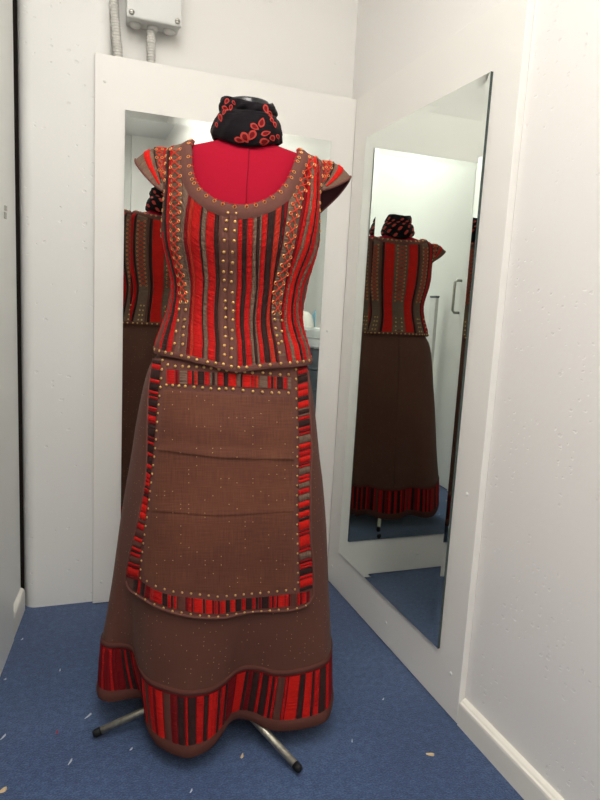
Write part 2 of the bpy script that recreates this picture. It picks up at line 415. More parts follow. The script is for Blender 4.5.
class Surf:
    def __init__(s, Z, CXs, A, BF, BB, CYs, off=0):
        s.Z, s.CXs, s.A, s.BF, s.BB, s.CYs, s.off = Z, CXs, A, BF, BB, CYs, off
    def par(s, z): return (spline(s.Z, s.CXs, z), spline(s.Z, s.A, z)+s.off, spline(s.Z, s.BF, z)+s.off, spline(s.Z, s.BB, z)+s.off, spline(s.Z, s.CYs, z))
    def p(s, u, z):
        cx, a, bf, bb, cy = s.par(z); c = math.cos(u)
        return Vector((cx+a*math.sin(u), cy-(bf if c > 0 else bb)*c, z))
    def n(s, u, z):
        e = 1e-3; du = s.p(u+e, z)-s.p(u-e, z); dz = s.p(u, z+e)-s.p(u, z-e)
        v = du.cross(dz)
        return v.normalized()
    def po(s, u, z, o): return s.p(u, z)+s.n(u, z)*o
    def u_of(s, v):
        cx, a, bf, bb, cy = s.par(v.z); yy = v.y-cy
        return math.atan2((v.x-cx)/a, -yy/(bf if yy < 0 else bb))
    def bvh(s, z0, z1, nu=180, nz=160):
        zz = [z0+(z1-z0)*i/(nz-1) for i in range(nz)]
        V = [s.p(2*PI*j/nu-PI, z) for z in zz for j in range(nu)]
        F = [(i*nu+j, i*nu+(j+1) % nu, (i+1)*nu+(j+1) % nu, (i+1)*nu+j) for i in range(nz-1) for j in range(nu)]
        return BVHTree.FromPolygons(V, F)
BZ  = [.90, .930, .945, .977, 1.013, 1.049, 1.084, 1.12, 1.167, 1.213, 1.27, 1.327, 1.37, 1.405, 1.415, 1.422, 1.430, 1.438, 1.445, 1.452]
BCX = [.015, .015, .015, .013, .013, .015, .019, .022, .022, .022, .022, .022, .024, .025, .025, .025, .025, .025, .025, .025]
BA  = [.196, .192, .189, .183, .171, .161, .158, .160, .170, .181, .186, .187, .187, .183, .178, .168, .146, .117, .092, .074]
BBF = [.153, .149, .146, .136, .121, .115, .114, .118, .130, .140, .137, .120, .102, .084, .077, .071, .065, .060, .056, .053]
BBB = [.142, .137, .134, .127, .117, .108, .105, .107, .112, .116, .117, .113, .106, .096, .090, .085, .078, .070, .063, .057]
BCY = [.00, .00, .00, .00, .00, .00, .00, .00, .00, .00, .00, .004, .008, .012, .013, .014, .015, .016, .016, .016]
BS = Surf(BZ, BCX, BA, BBF, BBB, BCY)
BB_ = BS.bvh(.90, 1.452, 220, 260)
def hitb(px):
    o, d = lray(px); h = BB_.ray_cast(o, d)
    if h[0] is None:
        # beyond the silhouette: the nearest point of the surface at the axis depth
        k = -o.y/d.y; h = BB_.find_nearest(o+d*k)
    return h[0]
def uzb(px):
    v = hitb(px); return BS.u_of(v), v.z
def onb(px, o=0):
    u, z = uzb(px); return BS.po(u, z, o), BS.n(u, z)

# ------------------------------------------------------------------ dress form (mannequin)
form = thing('dress_form', 'magenta tailor dress form with black neck cap on a steel tripod under the costume', 'mannequin')
TS = Surf(BZ, BCX, [a-(.028 if z < 1.0 else .012 if z < 1.06 else 0) for a, z in zip(BA, BZ)], [a-(.040 if z < 1.0 else .014 if z < 1.06 else 0) for a, z in zip(BBF, BZ)], [a-(.035 if z < 1.0 else .012 if z < 1.06 else .012 if z > 1.40 else 0) for a, z in zip(BBB, BZ)], BCY, -.012)
TZ = [.86, .90, .95, 1.0, 1.05, 1.1, 1.15, 1.2, 1.25, 1.3, 1.35, 1.38, 1.40, 1.41, 1.418, 1.424, 1.430, 1.435, 1.440, 1.445, 1.452]
P = [[TS.p(2*PI*j/64-PI, z)-Vector((0, 0, .003*max(0, min(1, (z-1.37)/.04)))) for j in range(64)] for z in TZ]
for dz, k in ((.012, .92), (.03, .86), (.05, .83)):
    P.append([Vector((v.x*k+.025*(1-k), (v.y-.016)*k+.016, 1.452+dz)) for v in P[len(TZ)-1]])
P = [[Vector((v.x*.5, v.y*.5, .856)) for v in P[0]]]+P
UV = [[(j*.017, i*.03) for j in range(64)] for i in range(len(P))]
grid('torso', P, M['magenta'], form, UV, closed=True)
sm = MB(); sm.tube([TS.po(rad(2)+.0, z, .0006) for z in [1.28+.004*i for i in range(42)]], .0011, 5)
mesh('seam', sm.V, sm.F, M['seam'], form, [(0, i*.001) for i in range(len(sm.V))])
nk = MB()
nprof = [(.050, 1.490), (.051, 1.520), (.050, 1.532), (.047, 1.537), (.030, 1.5385), (.002, 1.539)]
nk.add([(.027+r*math.cos(2*PI*k/28), .016+r*.86*math.sin(2*PI*k/28), z) for r, z in nprof for k in range(28)],
       [(i*28+k, i*28+(k+1) % 28, (i+1)*28+(k+1) % 28, (i+1)*28+k) for i in range(5) for k in range(28)]+[tuple(range(27, -1, -1))])
nk.build('neck_cap', M['black_plastic'], form, True)
MB().lathe([(.016, .085), (.016, .858)], 16).build('pole', M['galv'], form, True)
MB().lathe([(.020, .070), (.030, .075), (.030, .120), (.022, .128), (.016, .13)], 20).build('hub', M['galv'], form, True)
for ang in (-163.6, -48.6, 73.9):
    ca, sa = math.cos(rad(ang)), math.sin(rad(ang))
    lg = MB().tube([(ca*.024, sa*.024, .0965), (ca*.292, sa*.292, .0193)], .0092, 12).build('leg', M['galv'], form, True)
    MB().tube([(ca*.288, sa*.288, .0205), (ca*.300, sa*.300, .0165), (ca*.306, sa*.306, .0145)], [.0100, .0102, .008], 12).build('rubber_foot', M['rubber'], lg, True)

# ------------------------------------------------------------------ skirt
skirt = thing('skirt', 'long flared brown skirt with gold specks and a red striped hem', 'skirt')
HEM = [(-100, -.300, .03, .075), (-88, -.293, -.03, .08), (-80, -.262, -.050, .08), (-72, -.217, -.046, .085), (-62, -.180, -.052, .085),
 (-54, -.166, -.09, .075), (-46, -.157, -.13, .060), (-39, -.136, -.165, .052), (-30, -.11, -.19, .050), (-17, -.062, -.212, .047),
 (-7, -.030, -.203, .048), (0, -.007, -.187, .050), (6, .016, -.16, .060), (12, .034, -.138, .075), (18, .055, -.132, .083), (25, .09, -.132, .077),
 (32, .123, -.142, .066), (40, .155, -.150, .062), (54, .22, -.140, .060), (68, .272, -.118, .060), (78, .293, -.085, .065), (92, .306, -.02, .07),
 (105, .30, .06, .07), (125, .25, .14, .065), (140, .19, .19, .055), (155, .12, .180, .06), (170, .05, .215, .05), (185, -.03, .21, .05),
 (200, -.10, .18, .06), (215, -.17, .20, .055), (230, -.22, .18, .055), (245, -.27, .11, .065)]
hu = [h[0] for h in HEM]; NH = len(HEM)
def hem(deg):
    deg = (deg+100) % 360-100
    U = [hu[(k) % NH]+360*(k//NH) for k in range(-2, NH+2)]
    i = 0
    while not (U[i+2] <= deg <= U[i+3]): i += 1
    res = []
    for c in (1, 2, 3):
        Y = [HEM[(i+k-2) % NH][c] for k in range(1, 5)]; X = U[i+1:i+5]
        tt = (deg-X[1])/(X[2]-X[1]); h = X[2]-X[1]
        m0 = (Y[2]-Y[0])/(X[2]-X[0])*h; m1 = (Y[3]-Y[1])/(X[3]-X[1])*h
        res.append((2*tt**3-3*tt**2+1)*Y[1]+(tt**3-2*tt**2+tt)*m0+(-2*tt**3+3*tt**2)*Y[2]+(tt**3-tt**2)*m1)
    return res
SK_TOP = .975
SKZ = [.05, .084, .211, .286, .376, .541, .645, .704, .792, .880, .923, .945, .975]
SKA = [.308, .306, .297, .287, .275, .256, .241, .231, .218, .202, .190, .179, .165]
SKC = [.001, .001, .002, .006, .008, .009, .009, .008, .007, .007, .008, .012, .013]
def skp(u, wv, off=0.0):
    """u angle (0 = front), wv 0 at waist, 1 at hem"""
    hx, hy_, hz = hem(math.degrees(u)); z = SK_TOP+(hz-SK_TOP)*wv
    a = spline(SKZ, SKA, z); c = spline(SKZ, SKC, z)
    bf = lin([.05, .3, .6, .8, .93, .975], [.205, .196, .178, .157, .128, .114], z)
    bb = lin([.05, .3, .6, .8, .93, .975], [.215, .20, .178, .155, .128, .115], z)
    ex, ey = a*math.sin(u), -(bf if math.cos(u) > 0 else bb)*math.cos(u)
    fx = hx-.308*math.sin(u); fy = hy_+(.205 if math.cos(u) > 0 else .215)*math.cos(u)
    g = max(0, wv)**3.0
    return Vector((c*(1-g)+ex+fx*g, ey+fy*g, z))
def skn(u, wv):
    e = 2e-3; du = skp(u+e, wv)-skp(u-e, wv); dz = skp(u, wv-e)-skp(u, wv+e); return du.cross(dz).normalized()
def sko(u, wv, o): return skp(u, wv)+skn(u, wv)*o
NU, NW = 240, 80
PS = [[skp(2*PI*j/NU-PI, i/NW) for j in range(NU)] for i in range(NW+1)]
# cloth metres for the pattern
UV = [[((2*PI*j/NU-PI)*.30, (1-i/NW)*.92) for j in range(NU+1)] for i in range(NW+1)]
W0, W1 = .843, .974               # striped hem band between these
rows = [i for i in range(NW+1)]
P = [r+[r[0]] for r in PS]
grid('skirt_body', P, M['skirt'], skirt, UV, thick=.0015)
SKB = BVHTree.FromPolygons([v for r in PS for v in r], [(i*NU+j, (i+1)*NU+j, (i+1)*NU+(j+1) % NU, i*NU+(j+1) % NU) for i in range(NW) for j in range(NU)])
def wrapband(name, w0, w1, o0, o1, mat, n=240, rows_=5):
    P = []; UV = []
    for i in range(rows_):
        tt = i/(rows_-1); o = o0+(o1-o0)*math.sin(PI*tt)
        P.append([sko(2*PI*j/n-PI, w0+(w1-w0)*tt, o) for j in range(n+1)]); UV.append([(i*.006, j*.0085) for j in range(n+1)])
    return grid(name, P, mat, skirt, UV)
wrapband('hem_band', W0, W1, .0012, .0016, M['darkred'])
wrapband('hem_binding', W1-.003, 1.004, .0022, .0050, M['brownd'], rows_=7)
wrapband('band_fold', W0-.012, W0+.004, .0010, .0036, M['brownd'], rows_=6)
# hem stripes: the ones in view measured from the photo (pixel spans at mid band), the rest by rule
def px_to_u(x, lo, hi, wv=.905):
    best = None
    for k in range(361):
        u = rad(lo+(hi-lo)*k/360); e = abs(to_px(skp(u, wv))[0]-x)
        if best is None or e < best[0]: best = (e, u)
    return best[1]
def strip(name, fL, fR, n, mat, parent, o_edge=.0004, o_mid=.0022, ruche=0, across=3, seed=0, width=.01):
    """strip between two edge functions t->(point, normal); proud in the middle"""
    P = []; UV = []; rnd = random.Random(seed); ph = rnd.random()*9; y = 0; prev = None
    for i in range(n+1):
        tt = i/n; (a, na), (b, nb) = fL(tt), fR(tt)
        wob = 0 if not ruche else ruche*(.5+.5*math.sin(ph+i*2.1+1.3*math.sin(i*.7+ph)))
        r = []; mid = (a+b)/2
        y += (mid-prev).length if prev else 0; prev = mid
        for k in range(across+1):
            q = k/across; nn = na.lerp(nb, q).normalized(); o = o_edge+(o_mid+wob-o_edge)*(0 if k in (0, across) else 1)
            qq = (0, .12, .88, 1)[k] if across == 3 else q
            r.append(a.lerp(b, qq)+nn*o)
        P.append(r); wd = (b-a).length; UV.append([(wd*k/across+seed*.037, y+seed*.11) for k in range(across+1)])
    return grid(name, P, mat, parent, UV)
vis = []
def spans(items, x0, sc, lo, hi):
    for a, b, c in items: vis.append((px_to_u(x0+a/sc, lo, hi), px_to_u(x0+b/sc, lo, hi), c))
spans([(60, 80, 'darkred'), (80, 127, 'red'), (131, 145, 'darkred'), (148, 172, 'darkred'), (176, 190, 'black'), (192, 212, 'darkred'), (214, 234, 'black'), (237, 268, 'red'), (272, 290, 'darkred')], 85, 4.615, -91, -70)
spans([(300, 319, 'red'), (321, 330, 'darkred'), (331, 362, 'bright'), (366, 397, 'brownd'), (400, 425, 'darkred'), (429, 460, 'black'), (464, 474, 'red'), (476, 511, 'black'), (514, 546, 'red'), (548, 566, 'black'), (569, 600, 'bright')], 85, 4.615, -47, 3)
spans([(2, 32, 'red'), (34, 43, 'black'), (45, 64, 'red'), (66, 74, 'black'), (76, 106, 'darkred')], 210, 4.615, -6, 13)
spans([(112, 152, 'bright'), (154, 166, 'black'), (168, 186, 'darkred'), (189, 217, 'black'), (219, 232, 'red'), (234, 261, 'black'), (264, 277, 'red'), (279, 288, 'black'), (290, 301, 'red'), (303, 337, 'brownd'), (339, 350, 'red'), (355, 406, 'bright'), (409, 432, 'black'), (434, 467, 'bright'), (469, 477, 'black'), (480, 501, 'red'), (503, 531, 'black'), (534, 546, 'red'), (548, 560, 'darkred')], 210, 4.615, 12, 96)
spr = sorted(vis); cols = ['red', 'black', 'bright', 'darkred', 'black', 'red', 'brownd', 'red', 'black', 'darkred', 'bright', 'black']
def fillgap(u0, u1, rnd):
    out = []; u = u0
    k = rnd.randrange(12)
    while u < u1-.012:
        wd = rnd.uniform(.022, .062); e = min(u+wd, u1-.004)
        if e-u > .008: out.append((u+.002, e, cols[k % 12])); k += 1
        u = e+.004
    return out
rnd = random.Random(3); allst = [s for s in vis if s[1]-s[0] > .004]
edges = sorted(allst); g0 = max(e[1] for e in edges)
allst += fillgap(g0+.004, edges[0][0]+2*PI-.004, rnd)
for a, b in zip(edges[:-1], edges[1:]):
    if b[0]-a[1] > .06: allst += fillgap(a[1]+.004, b[0]-.004, rnd)
for i, (ua, ub, c) in enumerate(allst):
    f = lambda u: (lambda tt: (skp(u, W0+.006+(W1-W0-.008)*tt), skn(u, W0+.006+(W1-W0-.008)*tt)))
    strip('hem_stripe', f(ua), f(ub), 8, M[c], skirt, .0014, .0030, .0012 if c == 'taupe' else .0003, seed=i)

# ------------------------------------------------------------------ stud and eyelet prototypes
def stud_mesh():
    mb = MB().lathe([(.0036, 0), (.0033, .0009), (.0024, .0018), (.0010, .0023)], 8)
    me = bpy.data.meshes.new('stud'); me.from_pydata(mb.V, [], mb.F); me.materials.append(M['brass'])
    me.polygons.foreach_set('use_smooth', [True]*len(me.polygons)); return me
def eyelet_mesh():
    R, r, n, k = .0034, .0011, 10, 4; V = []; F = []
    for i in range(n):
        for j in range(k):
            a, b = 2*PI*i/n, 2*PI*j/k; V.append(((R+r*math.cos(b))*math.cos(a), (R+r*math.cos(b))*math.sin(a), .0006+r*math.sin(b)))
    for i in range(n):
        for j in range(k): F.append((i*k+j, ((i+1) % n)*k+j, ((i+1) % n)*k+(j+1) % k, i*k+(j+1) % k))
    c = len(V); V += [(R*math.cos(2*PI*i/n), R*math.sin(2*PI*i/n), .0003) for i in range(n)]; F.append(tuple(range(c, c+n)))
    me = bpy.data.meshes.new('eyelet'); me.from_pydata(V, [], F); me.materials.append(M['eyelet']); me.materials.append(M['hole'])
    me.polygons[len(F)-1].material_index = 1
    return me
STUD, EYE = stud_mesh(), eyelet_mesh()
def place(me, p, nrm, parent, s=1.0):
    o = bpy.data.objects.new(me.name.split('.')[0], me); link(o, parent)
    q = nrm.to_track_quat('Z', 'Y'); o.matrix_local = Matrix.Translation(p) @ q.to_matrix().to_4x4() @ Matrix.Diagonal((s, s, s, 1)); return o

# ------------------------------------------------------------------ apron
apron = thing('apron', 'brown apron with studded red and black striped border over the skirt', 'apron')
YL = [352, 391.7, 425, 458, 480, 515, 538, 564, 582, 620]
XLo = [155.5, 151.0, 149.6, 149.0, 147.3, 141.5, 136, 130.2, 127.8, 127]
YR = [352, 370, 387, 451, 480, 535, 572, 595, 620]
XRo = [304.5, 305.5, 306.5, 309.5, 308.6, 308.8, 312, 312, 311]
SB = [0, .012, .03, .06, .10, .15, .25, .34, .43, .52, .60, .70, .85, .94, .975, 1]
YB = [579, 586, 590, 594.5, 599, 605, 612, 616, 617.5, 617.5, 613.5, 610.8, 610.5, 607, 603, 594]
APY0 = 360.0
def ap_px(s, tt):
    y = APY0+(spline(SB, YB, s)-APY0)*tt
    xl, xr = spline(YL, XLo, y), spline(YR, XRo, y)
    return xl+(xr-xl)*s, y
NS, NT_ = 72, 110
def hits(px):
    o, d = lray(px); h = SKB.ray_cast(o, d)
    if h[0] is None:
        k = -o.y/d.y; h = SKB.find_nearest(o+d*k)
    return h[0]
AG = [[hits(ap_px(j/NS, i/NT_)) for j in range(NS+1)] for i in range(NT_+1)]
for it in range(6):
    N2 = [[v.copy() for v in r] for r in AG]
    for i in range(1, NT_):
        for j in range(1, NS): N2[i][j] = (AG[i][j]*2+AG[i-1][j]+AG[i+1][j]+AG[i][j-1]+AG[i][j+1])/6
    AG = N2
ANG = []
for i in range(NT_+1):
    r = []
    for j in range(NS+1):
        a = AG[i][min(j+1, NS)]-AG[i][max(j-1, 0)]; b = AG[max(i-1, 0)][j]-AG[min(i+1, NT_)][j]; r.append(a.cross(b).normalized())
    ANG.append(r)
def bil(G, s, tt):
    x = min(max(s, 0), 1)*NS; y = min(max(tt, 0), 1)*NT_; j = min(int(x), NS-1); i = min(int(y), NT_-1); fx, fy = x-j, y-i
    return (G[i][j]*(1-fx)+G[i][j+1]*fx)*(1-fy)+(G[i+1][j]*(1-fx)+G[i+1][j+1]*fx)*fy
AO = .0075
def ap(s, tt, o=0): n = bil(ANG, s, tt).normalized(); return bil(AG, s, tt)+n*(AO+o), n
def ap_inv(px):     # pixel -> (s, t)
    y = px[1]; xl, xr = spline(YL, XLo, y), spline(YR, XRo, y); s = (px[0]-xl)/(xr-xl)
    return s, (y-APY0)/(spline(SB, YB, min(max(s, 0), 1))-APY0)
def tuck(tt, s):
    return 0
P = [[ap(j/NS, i/NT_)[0] for j in range(NS+1)] for i in range(NT_+1)]
UV = [[(j/NS*.39, -i/NT_*.62) for j in range(NS+1)] for i in range(NT_+1)]
grid('apron_back_cloth', P, M['brown'], apron, UV, thick=.003)
# central panel in three tucked lengths, each lapping over the next
def ap_patch(name, fx0, fx1, fy0, fy1, mat, o=.001, lip=0, ns=30, nt=24):
    """patch between pixel curves x0(y), x1(y), y0(x), y1(x)"""
    P = []; UV = []
    for i in range(nt+1):
        r = []; ur = []
        for j in range(ns+1):
            xm = .5*(fx0(400)+fx1(400)); y = 0; x = xm
            for _ in range(3):
                x0, x1 = fx0(y or 450), fx1(y or 450); x = x0+(x1-x0)*j/ns; y = fy0(x)+(fy1(x)-fy0(x))*i/nt
            s, tt = ap_inv((x, y)); edge = min(i, nt-i, j, ns-j)
            oo = o+(lip*(max(0, i/nt-.80)/.2)**2 if lip else 0)
            if edge == 0: oo = .0002+(lip*.8 if (lip and i == nt) else 0)
            r.append(ap(s, tt, oo)[0]); ur.append((x*.00245, -y*.00245))
        P.append(r); UV.append(ur)
    return grid(name, P, mat, apron, UV)
LS_Y = [352, 365, 408, 452, 470, 504, 546, 573, 600]; LS_X = [166, 165.3, 161.3, 157.8, 155.6, 151.8, 146.3, 144.0, 143.5]
studL = lambda y: spline(LS_Y, LS_X, y)
RS_Y = [352, 395, 450, 500, 560, 610]; RS_X = [292.6, 293.4, 294.6, 294.4, 295.4, 296.2]
studR = lambda y: spline(RS_Y, RS_X, y)
iL = lambda y: studL(y)+2.6
iR = lambda y: studR(y)-2.6
t1 = lambda x: lin([160, 220, 292], [449, 457, 459], x)
t2 = lambda x: lin([152, 220, 292], [510, 515, 510], x)
botin = lambda x: lin([142, 155, 172, 199, 220, 238, 266, 296], [571, 581, 588, 591.5, 593.5, 591, 589, 586.5], x)
topin = lambda x: lin([165, 220, 292], [390, 393.5, 398], x)
ap_patch('apron_panel', iL, iR, topin, t1, M['apron'], .0012, .005)
ap_patch('apron_panel', iL, iR, t1, t2, M['apron'], .0010, .0025)
ap_patch('apron_panel', iL, iR, t2, botin, M['apron'], .0010)
# striped borders, pieces measured as they run
def ap_strip(quadpx, c, i):
    (a, b), (d, e) = quadpx      # edge A: a->b, edge B: d->e
    f = lambda p, q: (lambda tt: ap(*ap_inv((p[0]+(q[0]-p[0])*tt, p[1]+(q[1]-p[1])*tt))))
    strip('border_stripe', f(a, b), f(d, e), 4, M[c], apron, .0006, .0024, .0006 if c == 'taupe' else .0002, seed=100+i)
def seq(pattern, total):
    s = sum(wd for wd, c in pattern); k = total/s; out = []; x = 0
    for wd, c in pattern: out.append((x, x+wd*k, c)); x += wd*k
    return out
outL = lambda y: spline(YL, XLo, y)+1.6
inL = lambda y: studL(y)-1.6
Lp = [(361, 364.5, 'black'), (365, 369.5, 'red'), (370, 379, 'black'), (379.5, 383, 'red'), (383.5, 390.5, 'black'), (391, 394, 'red'), (394.5, 396, 'black'), (396.5, 398.5, 'red'), (399, 406.5, 'black'), (407, 409.5, 'red'), (410, 412, 'darkred'),
 (412.5, 415, 'black'), (415.5, 421.5, 'red'), (422, 423.5, 'darkred'), (424, 428, 'black'), (428.5, 436, 'black'), (436.5, 438.5, 'darkred'), (439, 441, 'black'), (441.5, 444, 'red'), (444.5, 452.5, 'black'), (453, 456, 'red'), (456.5, 464, 'black'), (464.5, 468.5, 'red'), (469, 473, 'black'), (473.5, 478.5, 'red'),
 (479, 482, 'red'), (482.5, 486, 'bright'), (486.5, 488, 'black'), (488.5, 491, 'red'), (491.5, 494, 'darkred'), (494.5, 496.5, 'black'), (497, 504, 'red'), (504.5, 512, 'bright'), (512.5, 519, 'bright'), (519.5, 523, 'brownd'), (523.5, 529, 'red'), (529.5, 537, 'brownd'), (537.5, 541, 'bright'), (541.5, 547, 'brownd'), (547.5, 550.5, 'red'), (551, 552, 'black'), (552.5, 556, 'red'), (556.5, 562.5, 'brownd'), (563, 565, 'red'), (565.5, 567, 'darkred'), (567.5, 575, 'bright'), (575.5, 578, 'darkred')]
sl = -2.0                        # border stripes on the left rise slightly to the left
for i, (y0, y1, c) in enumerate(Lp): ap_strip((((outL(y0), y0+sl*.0), (inL(y0), y0+1.6)), ((outL(y1), y1+sl*.0), (inL(y1), y1+1.6))), c, i)
inR = lambda y: studR(y)+1.8
outR = lambda y: spline(YR, XRo, y)-2.2
Rp = [(367.5, 370, 'darkred'), (370.5, 374.5, 'red'), (375, 377, 'black'), (377.5, 383, 'black'), (384, 390, 'red'), (390.5, 396.5, 'bright'), (397, 401, 'black'), (401.5, 408, 'bright'), (408.5, 410, 'taupe'), (410.5, 414, 'black'), (414.5, 416, 'taupe'), (416.5, 420, 'red'), (420.5, 426.5, 'black'), (427, 430, 'red'), (430.5, 432, 'darkred'), (432.5, 434.5, 'red'), (435.5, 442.5, 'taupe'), (443.5, 448, 'bright'), (448.5, 450, 'darkred'), (450.5, 456, 'red'), (456.5, 462, 'bright'), (462.5, 464.5, 'darkred'), (465, 467, 'red'), (467.5, 474, 'taupe'), (475, 478.5, 'red'), (479, 482, 'bright'),
 (482.5, 488, 'taupe'), (488.5, 493.5, 'red'), (494.5, 500.5, 'taupe'), (501.5, 507, 'bright'), (507.5, 510, 'black'), (511, 517, 'bright'), (517.5, 520, 'black'), (520.5, 529, 'bright'), (529.5, 531, 'darkred'), (531.5, 533, 'red'), (533.5, 535, 'darkred'), (535.5, 546, 'bright'), (546.5, 548, 'darkred'), (548.5, 551, 'red'), (552, 558, 'taupe'), (559, 562, 'darkred'), (562.5, 565, 'red'), (565.5, 567.5, 'red'), (568, 574, 'black'), (574.5, 578, 'red'), (578.5, 586, 'bright'), (586.5, 589.5, 'black')]
for i, (y0, y1, c) in enumerate(Rp): ap_strip((((inR(y0), y0+1.2), (outR(y0), y0-1.2)), ((inR(y1), y1+1.2), (outR(y1), y1-1.2))), c, 60+i)
tt0 = lambda x: lin([168, 220, 290], [370.2, 373.3, 378.2], x)
tt1 = lambda x: lin([168, 220, 290], [384, 386, 389.8], x)
Tp = [(169, 177, 'red'), (177.5, 180.5, 'darkred'), (181.3, 188.5, 'taupe'), (189, 193, 'red'), (193.5, 195, 'black'), (195.5, 198.5, 'orange'), (199, 205, 'black'), (205.5, 210, 'red'), (210.5, 212.5, 'taupe'), (213, 215, 'black'), (215.5, 217.5, 'taupe'), (218, 223.5, 'red'), (224, 228, 'black'), (228.5, 236, 'bright'), (236.5, 240, 'taupe'), (240.5, 241.8, 'black'), (242.3, 250, 'bright'), (250.5, 254, 'red'), (254.5, 257.5, 'orange'), (258, 266, 'taupe'), (266.5, 269.5, 'red'), (270, 271.5, 'black'), (272, 275, 'orange'), (275.5, 281, 'black'), (281.5, 285, 'red'), (285.5, 289, 'taupe')]
for i, (x0, x1, c) in enumerate(Tp): ap_strip((((x0, tt0(x0)), (x0, tt1(x0))), ((x1, tt0(x1)), (x1, tt1(x1)))), c, 120+i)
bt0 = lambda x: lin([142, 155, 172.5, 199, 220, 238, 266, 290, 306], [578, 587.7, 594, 597, 599.5, 597, 594.6, 592.4, 591], x)
bt1 = lambda x: lin([134, 142, 155, 172.5, 199, 218, 244, 269.5, 293, 308], [587, 592, 599.5, 606.5, 611.3, 612.3, 607.5, 605.8, 604.5, 601], x)
Bp = [(137, 141.5, 'black'), (142, 144, 'red'), (144.5, 148, 'black'), (148.5, 153, 'darkred'), (153.5, 155, 'red'), (155.5, 164, 'red'), (164.5, 169, 'black'), (169.5, 172.5, 'red'), (173, 174.5, 'black'), (175, 178, 'red'), (178.5, 185.5, 'brownd'), (186.5, 189, 'darkred'), (189.3, 192, 'red'), (192.3, 194, 'darkred'), (194.5, 203, 'bright'), (203.5, 205, 'black'), (205.5, 212, 'bright'), (212.3, 214, 'darkred'), (214.5, 217, 'red'), (217.5, 219.5, 'darkred'), (220, 224.5, 'bright'), (225, 229, 'black'), (229.5, 234, 'bright'), (234.5, 240, 'black'), (240.5, 244.5, 'red'), (245, 251, 'black'), (251.5, 254.5, 'red'), (255, 257.5, 'black'), (258, 260.5, 'darkred'), (261, 268, 'black'), (268.5, 271, 'red'), (271.3, 273, 'darkred'), (273.3, 275.5, 'red'), (276, 277.3, 'darkred'), (277.6, 283, 'bright'), (283.3, 287, 'red'), (287.3, 289, 'darkred'), (289.5, 295, 'brownd'), (295.5, 298, 'red'), (298.3, 300, 'darkred'), (300.3, 304, 'red'), (304.5, 307.5, 'darkred')]
for i, (x0, x1, c) in enumerate(Bp):
    k = 1.2 if x0 < 150 else 0
    ap_strip((((x0, bt0(x0)), (x0-k, bt1(x0-k))), ((x1, bt0(x1)), (x1-k, bt1(x1-k)))), c, 160+i)
# outer binding: rolled edge all round
bd = MB(); path = [ap(.004, .05+.95*i/60, .0008)[0] for i in range(60)]+[ap(.004+.992*j/80, .996, .0008)[0] for j in range(81)]+[ap(.996, 1-.95*i/60, .0008)[0] for i in range(1, 61)]
bd.tube(path, .0033, 6)
mesh('edge_binding', bd.V, bd.F, M['brown'], apron, [(.002*(i % 6), .006*(i//6)) for i in range(len(bd.V))])
# studs
AST = []
y = 362.0
while y < 578: AST.append((studL(y), y)); y += 8.6
y = 370.0
while y < 590: AST.append((studR(y), y)); y += 9.6
AST += [(170.5, 366.2), (177.5, 367.5), (184.5, 367.5), (190.5, 367.8), (198, 367.8), (205, 368.2), (212, 369), (219.5, 370), (227, 371), (236, 372.3), (244, 372.5), (251.5, 373), (261.5, 373.2), (268.5, 374), (278, 375), (286, 375)]
AST += [(169, 385.5), (175, 385.8), (181, 386.3), (187, 386.8), (195.5, 387.5), (203.5, 388.2), (211.5, 389), (219.5, 389.5), (226, 389), (233, 389.4), (242.5, 390.7), (252, 391.7), (261, 392.2), (270, 393), (277, 393), (286, 393.2)]
x = 150.0
while x < 294: AST.append((x, bt0(x)-4.2)); x += 8.4
x = 140.0
while x < 308: AST.append((x, bt1(x)+2.6)); x += 8.6
for px in AST:
    p, n = ap(*ap_inv(px), .0022); place(STUD, p, n, apron, .78 if px[1] > 396 else 1.0)

# ------------------------------------------------------------------ bodice
bod = thing('bodice', 'sleeveless corset bodice of red, black and taupe stripes with laced panels and studs', 'bodice')
# neckline: closed curve z(u); hem: z(u)
NL = [(195.5, 142), (192.5, 150), (191.8, 160), (193, 172), (196, 181), (203, 190.5), (214, 198.5), (226, 203.5), (238, 205.5), (252, 204.5), (266, 199.5), (278, 191.5), (287, 180), (292, 168), (295.5, 157), (297, 149)]
nlu = sorted([uzb(p) for p in NL])
nlu = [(u, z) for u, z in nlu if -rad(45) < u < rad(41)]
nlu = [(-rad(75), 1.4365), (-rad(65), 1.4345), (-rad(55), 1.4308), (-rad(46), 1.4235)]+nlu+[(rad(45), 1.4235), (rad(55), 1.4308), (rad(65), 1.4345), (rad(75), 1.4365)]
nU = [-PI, -rad(150), -rad(120), -rad(90)]+[u for u, z in nlu]+[rad(90), rad(120), rad(150), PI]
nZ = [1.417, 1.422, 1.431, 1.4372]+[z for u, z in nlu]+[1.4372, 1.431, 1.422, 1.417]
zN = lambda u: lin(nU, nZ, (u+PI) % (2*PI)-PI)
HM = [(154.5, 352), (175, 357.5), (203, 364), (226.5, 369.8), (235, 371.5), (265, 368.5), (284.5, 367), (309.5, 364)]
hmu = sorted([uzb(p) for p in HM])
hU = [-PI, -rad(120)]+[u for u, z in hmu]+[rad(120), PI]; hZ = [.962, .962]+[z for u, z in hmu]+[.956, .962]
zH = lambda u: spline(hU, hZ, (u+PI) % (2*PI)-PI)
AU, AZ, AHU, AHZ = 90, 1.322, 19, .094           # armhole ellipse in (u, z)
def arm(u, z):
    ud = abs(math.degrees((u+PI) % (2*PI)-PI)); return ((ud-AU)/AHU)**2+((z-AZ)/AHZ)**2-1
NB, NR = 240, 100
def zrow(u, i):
    k = i/NR; k = 1-(1-k)**1.5; return zH(u)+(zN(u)-zH(u))*k
uvv = [[(2*PI*j/NB-PI, zrow(2*PI*j/NB-PI, i)) for j in range(NB)] for i in range(NR+1)]
inside = [[arm(*c) > 0 for c in r] for r in uvv]
V = []; idx = {}; F = []
